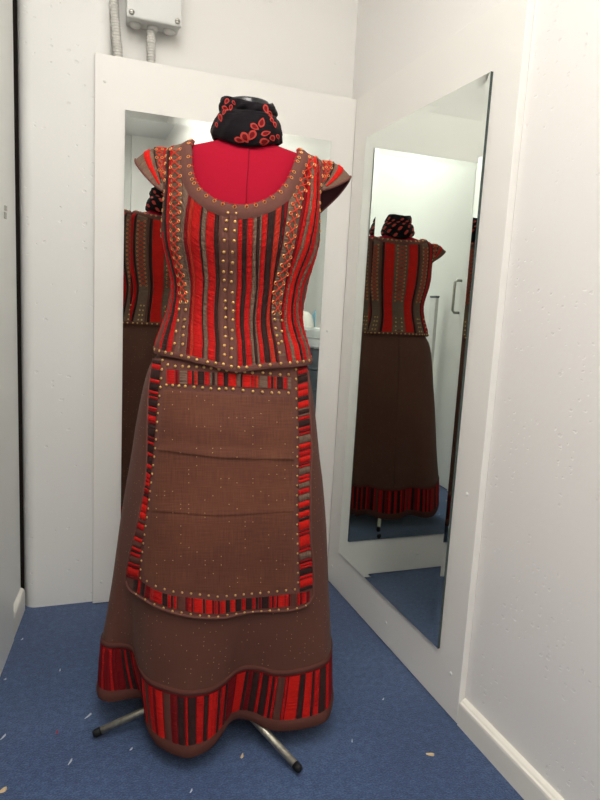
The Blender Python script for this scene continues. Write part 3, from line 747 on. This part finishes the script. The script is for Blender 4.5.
for i in range(NR):
    for j in range(NB):
        q = [(i, j), (i, (j+1) % NB), (i+1, (j+1) % NB), (i+1, j)]
        if sum(inside[a][b] for a, b in q) >= 2:
            f = []
            for a, b in q:
                if (a, b) not in idx:
                    u, z = uvv[a][b]
                    if not inside[a][b]:       # snap onto the armhole edge
                        ud = math.degrees(u); sg = 1 if ud > 0 else -1; d = Vector(((abs(ud)-AU)/AHU, (z-AZ)/AHZ)); d.normalize()
                        u = sg*rad(AU+d.x*AHU); z = AZ+d.y*AHZ
                    idx[(a, b)] = len(V); V.append((u, z))
                f.append(idx[(a, b)])
            F.append(tuple(f))
o = mesh('bodice_shell', [BS.p(u, z) for u, z in V], F, M['brown'], bod, [(u*.18, z) for u, z in V])
m = o.modifiers.new('thickness', 'SOLIDIFY'); m.thickness = .0035; m.offset = -1
# stripe edges measured on four pixel rows
RW = [195, 245, 290, 345]
class Edge:
    def __init__(s, xs, top=None):
        pts = [uzb((x, y)) for x, y in zip(xs, RW)]
        if top is not None: pts = [uzb((top, 152))]+pts
        pts.sort(key=lambda q: q[1]); s.z = [q[1] for q in pts]; s.u = [q[0] for q in pts]
        cx, a = BS.par(s.z[-1])[:2]; s.xt = cx+a*math.sin(s.u[-1])
    def __call__(s, z):
        if z <= s.z[-1]: return spline(s.z, s.u, z)
        cx, a = BS.par(z)[:2]; return math.asin(max(-1, min(1, (s.xt-cx)/a)))
class Ang:
    def __init__(s, d): s.d = rad(d)
    def __call__(s, z): return s.d
def toplimit(e, gap=.001):
    u = e(1.0); z = zH(u)+.06
    while z < 1.437:
        u = e(z)
        if z > zN(u)-gap or arm(u, z) < .02: break
        z += .002
    return z
def bod_strip(eL, eR, c, i, name='stripe', om=.0022, n=56, z0off=.010, zcap=None):
    zl0, zr0 = zH(eL(.97))+z0off, zH(eR(.97))+z0off; zl1, zr1 = toplimit(eL), toplimit(eR)
    if abs(zl1-zr1) > .05: zl1 = zr1 = min(zl1, zr1)
    if zcap: zl1, zr1 = min(zl1, zcap), min(zr1, zcap)
    def f(e, a, b):
        def g(tt):
            z = a+(b-a)*tt; u = e(z); return BS.p(u, z), BS.n(u, z)
        return g
    return strip(name, f(eL, zl0, zl1), f(eR, zr0, zr1), n, M[c], bod, .0004, om,   .0016 if c in ('taupe',) else .0009, seed=200+i)
ST = [('red', (159.5, 159.5, 168, 154), (164.5, 165.5, 174.5, 162)), ('black', (165, 166, 175, 162.5), (168, 169, 177.5, 167)), ('red', (168.3, 169.2, 177.7, 167.5), (170.6, 170.8, 179.6, 172.5)),
 ('taupe', (182.3, 182.3, 190.2, 186.5), (189, 184.5, 191, 187.2)), ('darkred', (189, 184.8, 191.2, 187.3), (191.5, 188, 193, 190)), ('orange', (191.7, 188.2, 193.2, 190.2), (195.8, 191, 195, 193.5)), ('red', (196, 191.2, 195.2, 193.7), (203.5, 199.8, 203, 203)),
 ('black', (203.7, 200, 203.2, 203.2), (205, 201.2, 204.2, 204.2)), ('taupe', (205.2, 201.4, 204.4, 204.4), (209.5, 205.6, 208, 208.3)), ('red', (210, 206, 208.4, 208.6), (217, 214, 215.4, 215.6)), ('black', (217.3, 214.3, 215.7, 215.9), (220.5, 218.6, 219.2, 219.6)),
 ('red', (239.3, 237.8, 237, 237.6), (243, 241.9, 241.3, 242)), ('black', (243.2, 242.2, 241.5, 242.2), (247.6, 246.6, 245.8, 245.3)), ('red', (248, 247, 246.1, 245.6), (253.5, 252.4, 251.3, 251)), ('taupe', (253.8, 252.7, 251.5, 251.2), (257.5, 256, 255.8, 254)), ('black', (257.7, 256.2, 256, 254.2), (260, 259, 257.6, 256.4)), ('taupe', (260.2, 259.2, 257.8, 256.6), (262.3, 260.9, 258.4, 258.6)),
 ('red', (262.6, 261.1, 258.6, 258.9), (268, 266, 263.1, 263)), ('black', (268.4, 266.3, 263.4, 263.3), (276, 272.7, 269, 269)), ('orange', (276.4, 273, 269.2, 269.3), (282, 278.1, 272, 273.6)), ('black', (282.3, 278.3, 272.1, 273.8), (284.3, 281, 272.8, 276)), ('darkred', (284.6, 281.1, 272.9, 276), (289, 282, 273.4, 276.6)),
 ('darkred', (303.2, 294.7, 284.2, 284.5), (306.8, 297, 285.5, 285.5)), ('red', (307, 297.2, 285.7, 285.7), (310, 300.4, 287.2, 289.3)), ('taupe', (310.2, 300.7, 287.4, 289.6), (312.6, 303.6, 288.6, 292.6)), ('bright', (312.9, 303.9, 288.8, 292.9), (316.4, 308.6, 293.4, 298)), ('black', (316.5, 308.8, 293.6, 298.2), (317.4, 310, 295, 300.3)), ('red', (317.6, 310.2, 295.2, 300.5), (319, 314.2, 298, 304)), ('taupe', (319.1, 314.4, 298.2, 304.2), (320.6, 316.6, 299.8, 306.4)), ('red', (320.7, 316.8, 300, 306.6), (322.5, 319.5, 302.6, 309.6))]
for i, (c, l, r) in enumerate(ST): bod_strip(Edge(l), Edge(r), c, i)
# laced panels and placket
LPl, LPr = Edge((171, 171.3, 180, 173), 170.5), Edge((182, 182, 190, 186.3), 182)
RPl, RPr = Edge((290, 282, 272.8, 276.3), 303.5), Edge((303, 294.5, 284, 284.3), 316)
bod_strip(LPl, LPr, 'taupe', 60, 'laced_panel', .0018); bod_strip(RPl, RPr, 'taupe', 61, 'laced_panel', .0018)
bod_strip(Edge((219.8, 218.9, 219.5, 219.9)), Edge((229.9, 228.5, 227.7, 229.1)), 'brown', 62, 'placket', .0030)
bod_strip(Edge((230.3, 228.9, 228.1, 229.5)), Edge((239, 237.5, 236.7, 237.3)), 'brown', 63, 'placket', .0036)
# brown reinforcement below the lacing
bod_strip(Edge((172, 172, 181, 173.3)), Edge((178, 178, 187.5, 178.8)), 'brown', 64, 'dart', .0026, 12, .010, uzb((185, 305))[1])
bod_strip(Edge((176, 176, 183.6, 180.2)), Edge((182, 182, 190.3, 186.5)), 'brown', 65, 'dart', .0026, 12, .010, uzb((185, 305))[1])
bod_strip(Edge((290, 282, 272.6, 275.6)), Edge((303, 295, 284.2, 284.6)), 'brown', 66, 'dart', .0026, 12, .010, uzb((277, 316))[1])
# sides and back, mirrored about the back seam
uR, uLf = 84, -86
half = [(11, 26, 'bright'), (26.6, 30.5, 'black'), (31, 33.5, 'brown'), (51, 54.5, 'black'), (55, 63, 'red'), (63.5, 67, 'black'), (67.5, 75, 'red'), (75.5, 79, 'taupe'), (79.5, 87, 'darkred'), (87.5, 93, 'red')]
bi = 300
for a, b, c in half:
    for sg in (1, -1):
        lo_, hi_ = (180-b, 180-a) if sg > 0 else (-180+a, -180+b)
        bod_strip(Ang(lo_), Ang(hi_), c, bi, om=.0020, n=40); bi += 1
BP = [(-10, 10), (34, 50.5), (-50.5, -34)]
for a, b in BP: bod_strip(Ang(180-b), Ang(180-a), 'taupe', bi, 'laced_panel', .0016, 40); bi += 1
# lacing
LL = [(171.5, 150), (172, 200), (172, 229), (173, 245), (177, 265), (180, 283), (181.5, 302)]
LR = [(181, 150), (181, 200), (179.3, 229), (179.2, 245), (182.5, 265), (186, 283), (187.6, 302)]
def samp(pts, n): return [(spline([p[1] for p in pts], [p[0] for p in pts], y), y) for y in [pts[0][1]+(pts[-1][1]-pts[0][1])*i/(n-1) for i in range(n)]]
PL = [(308.8, 158), (305.5, 166), (302.5, 173), (299.5, 180), (296.5, 188), (294, 196), (292, 204.5), (290, 213.5), (287.5, 224), (286.7, 234.5), (285, 245), (283, 256), (281, 265), (278, 274), (275, 283), (273.2, 292.5), (273, 302), (273, 313)]
PR = [(316, 158), (313.8, 165.5), (310.8, 177), (307.8, 184), (304.8, 191), (301, 199), (299.5, 207.5), (296.8, 215.8), (295, 226), (294, 236), (292, 246.5), (289.8, 257), (288, 265), (286.5, 274), (283, 283), (280.8, 292.5), (279.7, 302.7), (279.5, 313)]
def lacing(A, B, eyes=True):
    """A, B: lists of (point, normal) of the two eyelet columns"""
    mb = MB(); n = min(len(A), len(B))
    for (p, nn) in A+B:
        if eyes: place(EYE, p+nn*.0004, nn, bod)
    for i in range(n-1):
        for (a, na), (b, nb), h in ((A[i], B[i+1], .0014), (B[i], A[i+1], .0030)):
            m_ = (a+b)/2+(na+nb).normalized()*(h+.0008)
            mb.tube([a+na*.0006, a.lerp(m_, .5)+na*h*.8, m_, b.lerp(m_, .5)+nb*h*.8, b+nb*.0006], .00125, 5)
    mesh('lace_cord', mb.V, mb.F, M['lace'], bod, [(0, .002*(i//5)) for i in range(len(mb.V))])
conv = lambda L: [onb(p, .0024) for p in L]
lacing(conv(samp(LL, 18)), conv(samp(LR, 18))); lacing(conv(PL), conv(PR))
for a, b in BP:
    zz = [1.390-.0175*i for i in range(16)]
    col_ = lambda d: [(BS.po(rad(180-d), z, .0022), BS.n(rad(180-d), z)) for z in zz]
    lacing(col_(a+(b-a)*.2), col_(a+(b-a)*.8), True)
# studs
SD = [(228.3, 213), (226.8, 221), (226, 230), (224.5, 240.5), (224.3, 252), (223.5, 261), (224, 271.5), (224.5, 280), (225, 290), (225.5, 301), (225.8, 308.7), (225.8, 317.5), (225.5, 328), (225.5, 337), (224.5, 346), (224.5, 355),
 (236.3, 213.5), (235.2, 222), (234.5, 231), (234.2, 241), (232.7, 252), (232.8, 262.5), (231.6, 272), (231.6, 281.5), (232.5, 292.5), (233.3, 302.7), (233.3, 311), (232.8, 320), (232.3, 330.5), (231.9, 339.5), (231.6, 349), (231.2, 358),
 (186.5, 310), (185.5, 320), (184.5, 327.5), (184, 336), (183.5, 344.5), (180, 309.5), (179, 321), (177, 332), (175.5, 344),
 (274, 319.5), (275, 328.5), (276.3, 336), (277.7, 344), (279, 353), (281, 320.5), (281, 331.5), (281, 342)]
for px in SD: p, n = onb(px, .0034); place(STUD, p, n, bod, 1.0)
HS = [(156.5, 349.5), (161, 351), (167, 352.6), (173, 354), (182.5, 356), (189.5, 357.8), (197.5, 360), (208, 362.3), (216, 363.4), (223.5, 364.4), (231.5, 366.6), (238.5, 367.6), (246.5, 367.4), (259.5, 366), (269.5, 364.9), (280, 363.6), (289, 363), (296, 362.4), (302, 361.6), (307.5, 360.8)]
for px in HS: p, n = onb(px, .0042); place(STUD, p, n, bod, 1.0)
for k in range(26):
    u = rad(96+k*(360-96-96)/25); z = zH(u)+.0055; place(STUD, BS.po(u, z, .0042), BS.n(u, z), bod)
for d in (-43, -38, -5, 5, 38, 43, -62, 62):
    for k in range(4):
        u = rad(180-d); z = .982+.020*k; place(STUD, BS.po(u, z, .003), BS.n(u, z), bod)
# hem trim
P = []; UV = []
for i in range(6):
    kk = i/5; o = .0006+.0032*math.sin(PI*min(1, .12+.76*kk)); P.append([BS.po(2*PI*j/200-PI, zH(2*PI*j/200-PI)-.001+.014*kk, o) for j in range(201)]); UV.append([(i*.003, j*.006) for j in range(201)])
grid('hem_trim', P, M['brown'], bod, UV)
# neckline and armhole bands
def surf_band(name, curve, width_, mat, closed=True, off=.0026, rows_=5, flip=1):
    n = len(curve); P = [[] for _ in range(rows_)]; UV = [[] for _ in range(rows_)]; inner = []
    for j in range(n):
        p = curve[j]; width = width_(j) if callable(width_) else width_; tg = (curve[(j+1) % n]-curve[j-1]).normalized(); q = BB_.find_nearest(p); nn = q[1]
        if nn.dot(Vector((p.x-.022, p.y, .03 if p.z > 1.40 else 0))) < 0: nn = -nn
        b = nn.cross(tg).normalized()*flip; inner.append((p, nn, b))
        for i in range(rows_):
            k = i/(rows_-1); h = BB_.find_nearest(p+b*width*k); n2 = h[1]
            if n2.dot(nn) < 0: n2 = -n2
            P[i].append(h[0]+n2*(.0004+off*math.sin(PI*min(1, .15+.7*k)))); UV[i].append((width*k, j*.004))
    if closed:
        for i in range(rows_): P[i].append(P[i][0]); UV[i].append((.03*i/(rows_-1), n*.004))
    grid(name, P, mat, bod, UV); return inner
ncurve = [BS.p(2*PI*j/200-PI, zN(2*PI*j/200-PI)) for j in range(200)]
ncurve = [(ncurve[j-1]+ncurve[j]*2+ncurve[(j+1) % 200])/4 for j in range(200)]
inn = surf_band('neck_band', ncurve, lambda j: lin([0, 40, 58, 72, 180, 360], [.031, .029, .022, .019, .024, .024], abs(j/200*360-180)), M['brown'], flip=-1, rows_=7, off=.0050)
def along(inn_, step, start=0):
    out = []; acc = start; n = len(inn_)
    for j in range(n):
        a, b = inn_[j], inn_[(j+1) % n]; acc += (b[0]-a[0]).length
        if acc >= step: acc -= step; out.append(b)
    return out
for p, nn, b in along(inn, .0215):
    h = BB_.find_nearest(p+b*.0062); n2 = h[1] if h[1].dot(nn) > 0 else -h[1]
    q = h[0]+n2*.0050; place(EYE, q, n2, bod, 1.0)
    wr = MB().tube([q+n2*.0005, q.lerp(p, .5)+nn*.0030, p+nn*.0012-b*.0012, p-nn*.001-b*.0015], .0012, 5)
    mesh('edge_cord', wr.V, wr.F, M['lace'], bod, [(0, .002*(i//5)) for i in range(len(wr.V))])
for sg in (1, -1):
    ac = []
    for j in range(72):
        ph = 2*PI*j/72; u = sg*rad(AU+AHU*math.sin(ph)); z = AZ+AHZ*math.cos(ph); ac.append(BS.p(u, z))
    ia = surf_band('armhole_band', ac, .014, M['brown'], flip=-1 if sg < 0 else 1)
    for p, nn, b in along(ia, .021):
        h = BB_.find_nearest(p+b*.006); n2 = h[1] if h[1].dot(nn) > 0 else -h[1]; place(EYE, h[0]+n2*.0024, n2, bod, .95)
    # cap sleeve
    def base(ph): return BS.p(sg*rad(AU+AHU*math.sin(ph)), AZ+(AHZ-.001)*math.cos(ph))
    PH = rad(76); NPH, NTT = 40, 12
    def capp(a, tt):       # a in -1..1 front to back, tt 0 at armhole, 1 outer edge
        ph = a*((PH if a > 0 else rad(104)) if sg > 0 else (rad(94) if a > 0 else rad(84))); b = base(-ph if True else ph); L = .077*math.cos(a*PI/2)**.85 if abs(a) < 1 else 0
        yy = -math.sin(a*PI/2) if False else 0
        drop = .25+.10*tt+.14*abs(a)+(.25*max(0, -a) if sg > 0 else .18*max(0, a)); d = Vector((sg*1.0, 0, -drop))
        top = base(0); fy = (b.y-top.y)*.16*tt
        return b+d.normalized()*L*tt+Vector((0, fy, .010*math.sin(PI*tt)*(1-abs(a))+.0035*(1-tt)))
    P = [[capp(-1+2*j/NPH, i/NTT) for j in range(NPH+1)] for i in range(NTT+1)]
    UV = [[(i*.007, j*.005) for j in range(NPH+1)] for i in range(NTT+1)]
    if sg > 0: P = [r[::-1] for r in P]
    cs = grid('cap_sleeve', P, M['taupe'], bod, UV)
    def capn(a, tt):
        e = .01; du = capp(min(a+e, .99), tt)-capp(max(a-e, -.99), tt); dt = capp(a, min(tt+e, 1))-capp(a, max(tt-e, 0)); n_ = du.cross(dt).normalized()
        return n_ if n_.z > 0 else -n_
    P2 = [[capp(-1+2*j/NPH, i/NTT)-capn(max(-.97, min(.97, -1+2*j/NPH)), min(max(i/NTT, .02), .98))*.0022 for j in range(NPH+1)] for i in range(NTT+1)]
    grid('sleeve_lining', P2, M['lining'], cs, UV)
    def cband(t0, t1, c, k):
        fe = lambda tv: (lambda q: (capp(-.88+1.76*q, tv), capn(-.88+1.76*q, tv)))
        strip('sleeve_stripe', fe(t0), fe(t1), 24, M[c], cs, .0005, .0020, .0006, seed=500+k)
    cband(.36, .42, 'black', 1); cband(.55, .74, 'bright', 2); cband(.02, .10, 'red', 3)
    A_ = [(capp(-.85+1.7*i/13, .13)+capn(-.85+1.7*i/13, .13)*.0016, capn(-.85+1.7*i/13, .13)) for i in range(14)]
    B_ = [(capp(-.80+1.6*i/13, .33)+capn(-.80+1.6*i/13, .33)*.0016, capn(-.80+1.6*i/13, .33)) for i in range(14)]
    mb = MB()
    for i in range(13):
        for (a_, na), (b_, nb) in ((A_[i], B_[i+1]), (B_[i], A_[i+1])):
            mb.tube([a_, (a_+b_)/2+(na+nb).normalized()*.0014, b_], .0012, 5)
    mesh('sleeve_lace', mb.V, mb.F, M['lace'], cs, [(0, .002*(i//5)) for i in range(len(mb.V))])
    for p_, n_ in A_[::2]+B_[::2]: place(EYE, p_, n_, cs, .9)
    eb = MB().tube([capp(-.99+1.98*j/60, 1.0) for j in range(61)], .0030, 6)
    mesh('sleeve_binding', eb.V, eb.F, M['brown'], cs, [(.002*(i % 6), .004*(i//6)) for i in range(len(eb.V))])

# ------------------------------------------------------------------ scarf
scarf = thing('scarf', 'black scarf with red flower print wrapped round the neck of the dress form', 'scarf')
SP = [(.0715, 1.4320), (.077, 1.4335), (.082, 1.443), (.0835, 1.461), (.081, 1.476), (.0765, 1.491), (.071, 1.501), (.0655, 1.507), (.0665, 1.512), (.0665, 1.521), (.0635, 1.532), (.0595, 1.540), (.0555, 1.543), (.0530, 1.538), (.0525, 1.520), (.0525, 1.505)]
def scp(u, k):
    i = min(int(k), len(SP)-2); f = k-i; r = SP[i][0]*(1-f)+SP[i+1][0]*f; z = SP[i][1]*(1-f)+SP[i+1][1]*f
    hz = max(0, (z-1.500)/.045)
    front = max(0, math.cos(u-.25))**2
    z -= hz*front*.022                                  # the top sags open at the front
    z += .003*math.sin(3*u+1)*hz
    side = (1-k/len(SP))
    r += .0022*math.sin(5*u+k*.9)*min(1, k/3)*(.6+.4*hz)+.0014*math.sin(11*u-k*1.7)
    r = max(r, .0524)
    zlow = (-.008*max(0, math.cos(u))+.022*math.sin(u)**2-.006*max(0, -math.cos(u)))*max(0, 1-k/4)
    return Vector((.027+r*math.sin(u), .016-r*.88*math.cos(u), z+zlow))
NK = 45
SV = [[scp(2*PI*j/96-PI, i*(len(SP)-1)/NK) for j in range(96)] for i in range(NK+1)]
UV = [[(j*.005, i*.006) for j in range(97)] for i in range(NK+1)]
sc_o = grid('wrapped_cloth', [r+[r[0]] for r in SV], M['scarf'], scarf, UV)
SCB = BVHTree.FromPolygons([v for r in SV for v in r], [(i*96+j, i*96+(j+1) % 96, (i+1)*96+(j+1) % 96, (i+1)*96+j) for i in range(NK) for j in range(96)])
def petal(cx, cy, ln, wd, ang, mat='petal', lift=.0010, par=None, nm='printed_petal'):
    """leaf-shaped print, centre in pixels of the photo, on the scarf surface"""
    P = []; UV = []
    for i in range(9):
        k = i/8; hw = wd*.5*math.sin(PI*min(1, k**.75))**.8 if 0 < k < 1 else .02; r = []
        for j in range(5):
            q = (j/4-.5)*2*hw; l = (k-.5)*ln
            x = cx+l*math.cos(rad(ang))-q*math.sin(rad(ang)); y = cy+l*math.sin(rad(ang))+q*math.cos(rad(ang))
            o, d = lray((x, y)); h = SCB.ray_cast(o, d)
            if h[0] is None or h[0].y > .0: return
            r.append(h[0]-d*lift)
        P.append(r); UV.append([(j*.002, i*.002) for j in range(5)])
    return grid(nm, P, M[mat], par or scarf, UV)
s_ = 6.667
for cx, cy, ln, wd, an in [(300, 350, 75, 48, 60), (347, 335, 70, 48, 120), (262, 367, 65, 34, 20), (365, 278, 62, 36, 35), (412, 250, 62, 40, -75), (440, 322, 62, 32, -15), (430, 378, 62, 46, -10), (484, 355, 40, 34, 60), (322, 405, 60, 34, 12), (378, 405, 46, 28, 70), (258, 408, 48, 18, 15), (205, 393, 34, 14, 20),
    (135, 218, 52, 26, 75), (532, 300, 60, 30, 80), (436, 105, 52, 34, 40), (440, 160, 60, 32, 75), (468, 195, 50, 26, 60), (178, 108, 40, 28, 120), (168, 155, 46, 26, 30), (205, 150, 40, 22, 100), (400, 85, 30, 16, 20), (160, 180, 40, 20, 110), (225, 118, 34, 18, 60), (410, 130, 44, 22, 95), (480, 235, 36, 20, 60), (500, 265, 40, 20, 75), (110, 265, 34, 18, 80), (520, 345, 34, 20, 70)]:
    pe = petal(200+cx/s_, 85+cy/s_, 1.12*ln/s_, 1.12*wd/s_, an)
    if pe: petal(200+cx/s_, 85+cy/s_, .72*ln/s_, .66*wd/s_, an, 'petalc', .0016, pe, 'petal_centre')
for k in range(22):
    u = rad(100+k*7.5); petal_k = 2.0+(k*5 % 8)
    P = []
    for i in range(7):
        q = i/6; hw = .55*math.sin(PI*q)**.8+.01; P.append([scp(u+(q-.5)*.30, petal_k+hw*(j/3-.5)*2+(q-.5)*.9)+Vector((math.sin(u), -math.cos(u), .2))*.0010 for j in range(4)])
    grid('printed_petal', P, M['petal'], scarf, [[(j*.002, i*.002) for j in range(4)] for i in range(7)])

# ------------------------------------------------------------------ junction box and conduits on the back wall
jb = tag(empty('junction_box', (.251, WB, 1.944)), 'grey plastic electrical junction box on the wall above the mirror', 'junction box')
MB().box((-.083, -.074, 0), (.083, 0, .15), .008).build('box_body', M['boxgrey'], jb)
MB().box((-.086, -.088, -.003), (.086, -.072, .153), .006).build('lid', M['boxgrey'], jb)
for sx in (-.071, .071):
    for sz in (.012, .138):
        mb = MB().lathe([(.0085, 0), (.0085, .003), (.006, .0045), (.001, .0045)], 12)
        sc = mesh('lid_screw', [(sx+x, -.088-z, sz+y) for x, y, z in mb.V], mb.F, M['steel'], jb)
        MB().box((sx-.006, -.0931, sz-.0012), (sx+.006, -.0924, sz+.0012)).build('screw_slot', M['dark'], sc)
for gx in (-.055, .0, .052):
    MB().tube([(gx, -.036, .002), (gx, -.036, -.006), (gx, -.036, -.011)], [.019, .019, .014], 16).build('cable_gland', M['boxgrey'], jb, True)
def conduit(pts, r, label):
    mb = MB(); P = [Vector(p) for p in pts]; fine = []; rr = []
    L = [0]
    for a, b in zip(P[:-1], P[1:]): L.append(L[-1]+(b-a).length)
    n = int(L[-1]/.0016)
    for i in range(n+1):
        s = L[-1]*i/n; fine.append(Vector([spline(L, [p[k] for p in P], s) for k in range(3)])); rr.append(r*(1+.13*math.sin(2*PI*s/.0085)))
    mb.tube(fine, rr, 12); o = mb.build('conduit', M['conduit'], None, True); return tag(o, label, 'conduit')
conduit([(.136, WB-.045, CEIL-.001), (.132, WB-.045, 2.10), (.129, WB-.045, 2.00), (.137, WB-.045, 1.90), (.144, WB-.045, 1.82), (.147, WB-.042, 1.60)], .0135, 'white corrugated conduit running up beside the junction box')
conduit([(.245, WB-.036, 1.931), (.247, WB-.036, 1.85), (.250, WB-.036, 1.60)], .0135, 'short corrugated conduit leaving the underside of the junction box')

# ------------------------------------------------------------------ assumed light panels out of view, then things seen in the mirrors
for lx, ly, pw in LAMPS:
    lt = empty('ceiling_light', (lx, ly, LZ)); tag(lt, 'flat rectangular hanging light panel above the dress' if ly > 0 else 'flat rectangular hanging light panel above the drawer cabinet', 'ceiling light')
    fr = MB()
    for a, b in (((-.30, -.58, -.022), (.30, -.56, -.0005)), ((-.30, .56, -.022), (.30, .58, -.0005)), ((-.30, -.56, -.022), (-.28, .56, -.0005)), ((.28, -.56, -.022), (.30, .56, -.0005))): fr.box(a, b)
    fr.build('frame', M['lampframe'], lt); MB().box((-.28, -.56, -.014), (.28, .56, -.004)).build('diffuser', M['diffuser'], lt)
    for wx, wy in ((-.29, -.5), (.29, -.5), (-.29, .5), (.29, .5)):
        MB().tube([(wx, wy, -.001), (wx, wy, CEIL-LZ)], .0015, 6).build('hanging_wire', M['steel'], lt)
cab = tag(empty('drawer_cabinet', (-.42, -1.55, 0)), 'drawer cabinet with grey drawers and a white top unit behind the camera', 'cabinet')
MB().box((-.42, -.45, 0), (.42, 0, .66), .003).build('body', M['cab_grey'], cab)
MB().box((-.43, -.45, .66), (.43, .012, .86), .003).build('top_unit', M['cab_white'], cab)
for z0_, z1_, mt in ((.03, .23, 'cab_grey'), (.24, .44, 'cab_grey'), (.45, .65, 'cab_grey'), (.675, .755, 'cab_white'), (.765, .845, 'cab_white')):
    for x0_ in (-.41, .005):
        d_ = MB().box((x0_, (.001 if z0_ < .66 else .013), z0_), (x0_+.405, .02 if z0_ < .66 else .03, z1_), .002).build('drawer', M[mt], cab)
        MB().box((x0_+.13, .02 if z0_ < .66 else .03, (z0_+z1_)/2+.02), (x0_+.27, .045, (z0_+z1_)/2+.032), .002).build('drawer_handle', M['steel' if mt == 'cab_white' else 'rubber'], d_)
def heap(name, x, y, z, rx, ry, rz, mat, label, seed):
    rnd = random.Random(seed); ph = [rnd.random()*6 for _ in range(6)]; P = []
    for i in range(13):
        th = PI/2*i/12; r = []
        for j in range(28):
            a = 2*PI*j/28; k = 1+.14*math.sin(3*a+ph[0])+.09*math.sin(7*a+ph[1]+th*3); r.append(Vector((x+rx*k*math.cos(a)*math.cos(th), y+ry*k*math.sin(a)*math.cos(th), z+.002+rz*math.sin(th)*(1+.10*math.sin(4*a+ph[2])*math.cos(th)))))
        P.append(r)
    o = grid(name, P, M[mat], None, None, True); return tag(o, label, 'cloth')
heap('folded_cloth', -.32, -1.72, .86, .11, .10, .16, 'cloth_white', 'white cotton cloth heaped on the drawer cabinet', 1)
heap('folded_cloth', -.56, -1.84, .86, .11, .10, .22, 'cloth_blue', 'pale blue cotton cloth heaped on the drawer cabinet', 2)
lb = tag(empty('leaning_board', (-.235, .93, 0), -DA), 'narrow white board standing on the carpet in front of the door', 'board')
MB().box((.012, -.05, 0), (.034, .03, 1.17), .003).build('plank', M['cab_white'], lb)
MB().box((.010, -.052, 1.17), (.036, .032, 1.182), .002).build('end_cap', M['cab_grey'], lb)

# ------------------------------------------------------------------ bits on the carpet
def chip(px, ln, wd, ang, mat, label, cat, group, name):
    p = on_floor(px); rnd = random.Random(int(px[0]*7+px[1])); P = []
    for i in range(6):
        k = i/5-.5; hw = wd/2*(1-(2*k)**2*.6)*rnd.uniform(.8, 1.1); z = .0035+.002*math.sin(3*k)+rnd.uniform(0, .001)
        ring = [(k*ln, -hw, .001), (k*ln, hw, .001), (k*ln, hw*.6, z), (k*ln, -hw*.5, z)]
        P.append([Vector((x*math.cos(ang)-y*math.sin(ang), x*math.sin(ang)+y*math.cos(ang), zz)) for x, y, zz in ring])
    o = grid(name, P, M[mat], None, None, True, smooth=False)
    bm = bmesh.new(); bm.from_mesh(o.data); bmesh.ops.holes_fill(bm, edges=bm.edges[:]); bm.to_mesh(o.data); bm.free()
    o.location = p; return tag(o, label, cat, group)
chip((430, 755), .020, .009, -.6, 'chip', 'pale wood chip lying on the carpet beside the right skirting', 'debris', None, 'wood_chip')
chip((3, 791), .016, .012, .5, 'chip', 'pale wood chip lying on the carpet towards the door leaf', 'debris', None, 'wood_chip')
chip((242, 757), .012, .008, 1.0, 'chip', 'tiny wood chip on the carpet between the two front tripod feet', 'debris', None, 'wood_chip')
chip((57, 733), .011, .006, 1.2, 'pinklint', 'tiny pink scrap on the blue carpet beside the tripod foot', 'debris', None, 'lint_scrap')
for px, ln, an in [((3, 738), .018, .9), ((70, 763), .017, 1.0), ((88, 717), .022, .7), ((131, 750), .008, .4), ((191, 792), .009, .8), ((5, 680), .007, 0), ((22, 640), .007, .5), ((60, 671), .008, 1.4), ((383, 700), .006, .2), ((352, 742), .006, 1.1)]:
    lab = ('longest white lint thread, lying next to the rubber tripod foot' if px[0] == 88 else 'long white lint thread on the carpet short of the tripod foot' if px[0] == 70 else 'long white lint thread on the carpet below the left partition' if px == (3, 738)
        else 'tiny white lint speck between the skirt hem and the mirror board' if px[0] > 300 else 'tiny white lint speck on the carpet in front of the column' if px[1] < 690 else 'short white lint scrap on the carpet before the skirt hem')
    chip(px, ln, .0032, an, 'lint', lab, 'debris', 'lint scraps on the carpet', 'lint_scrap')
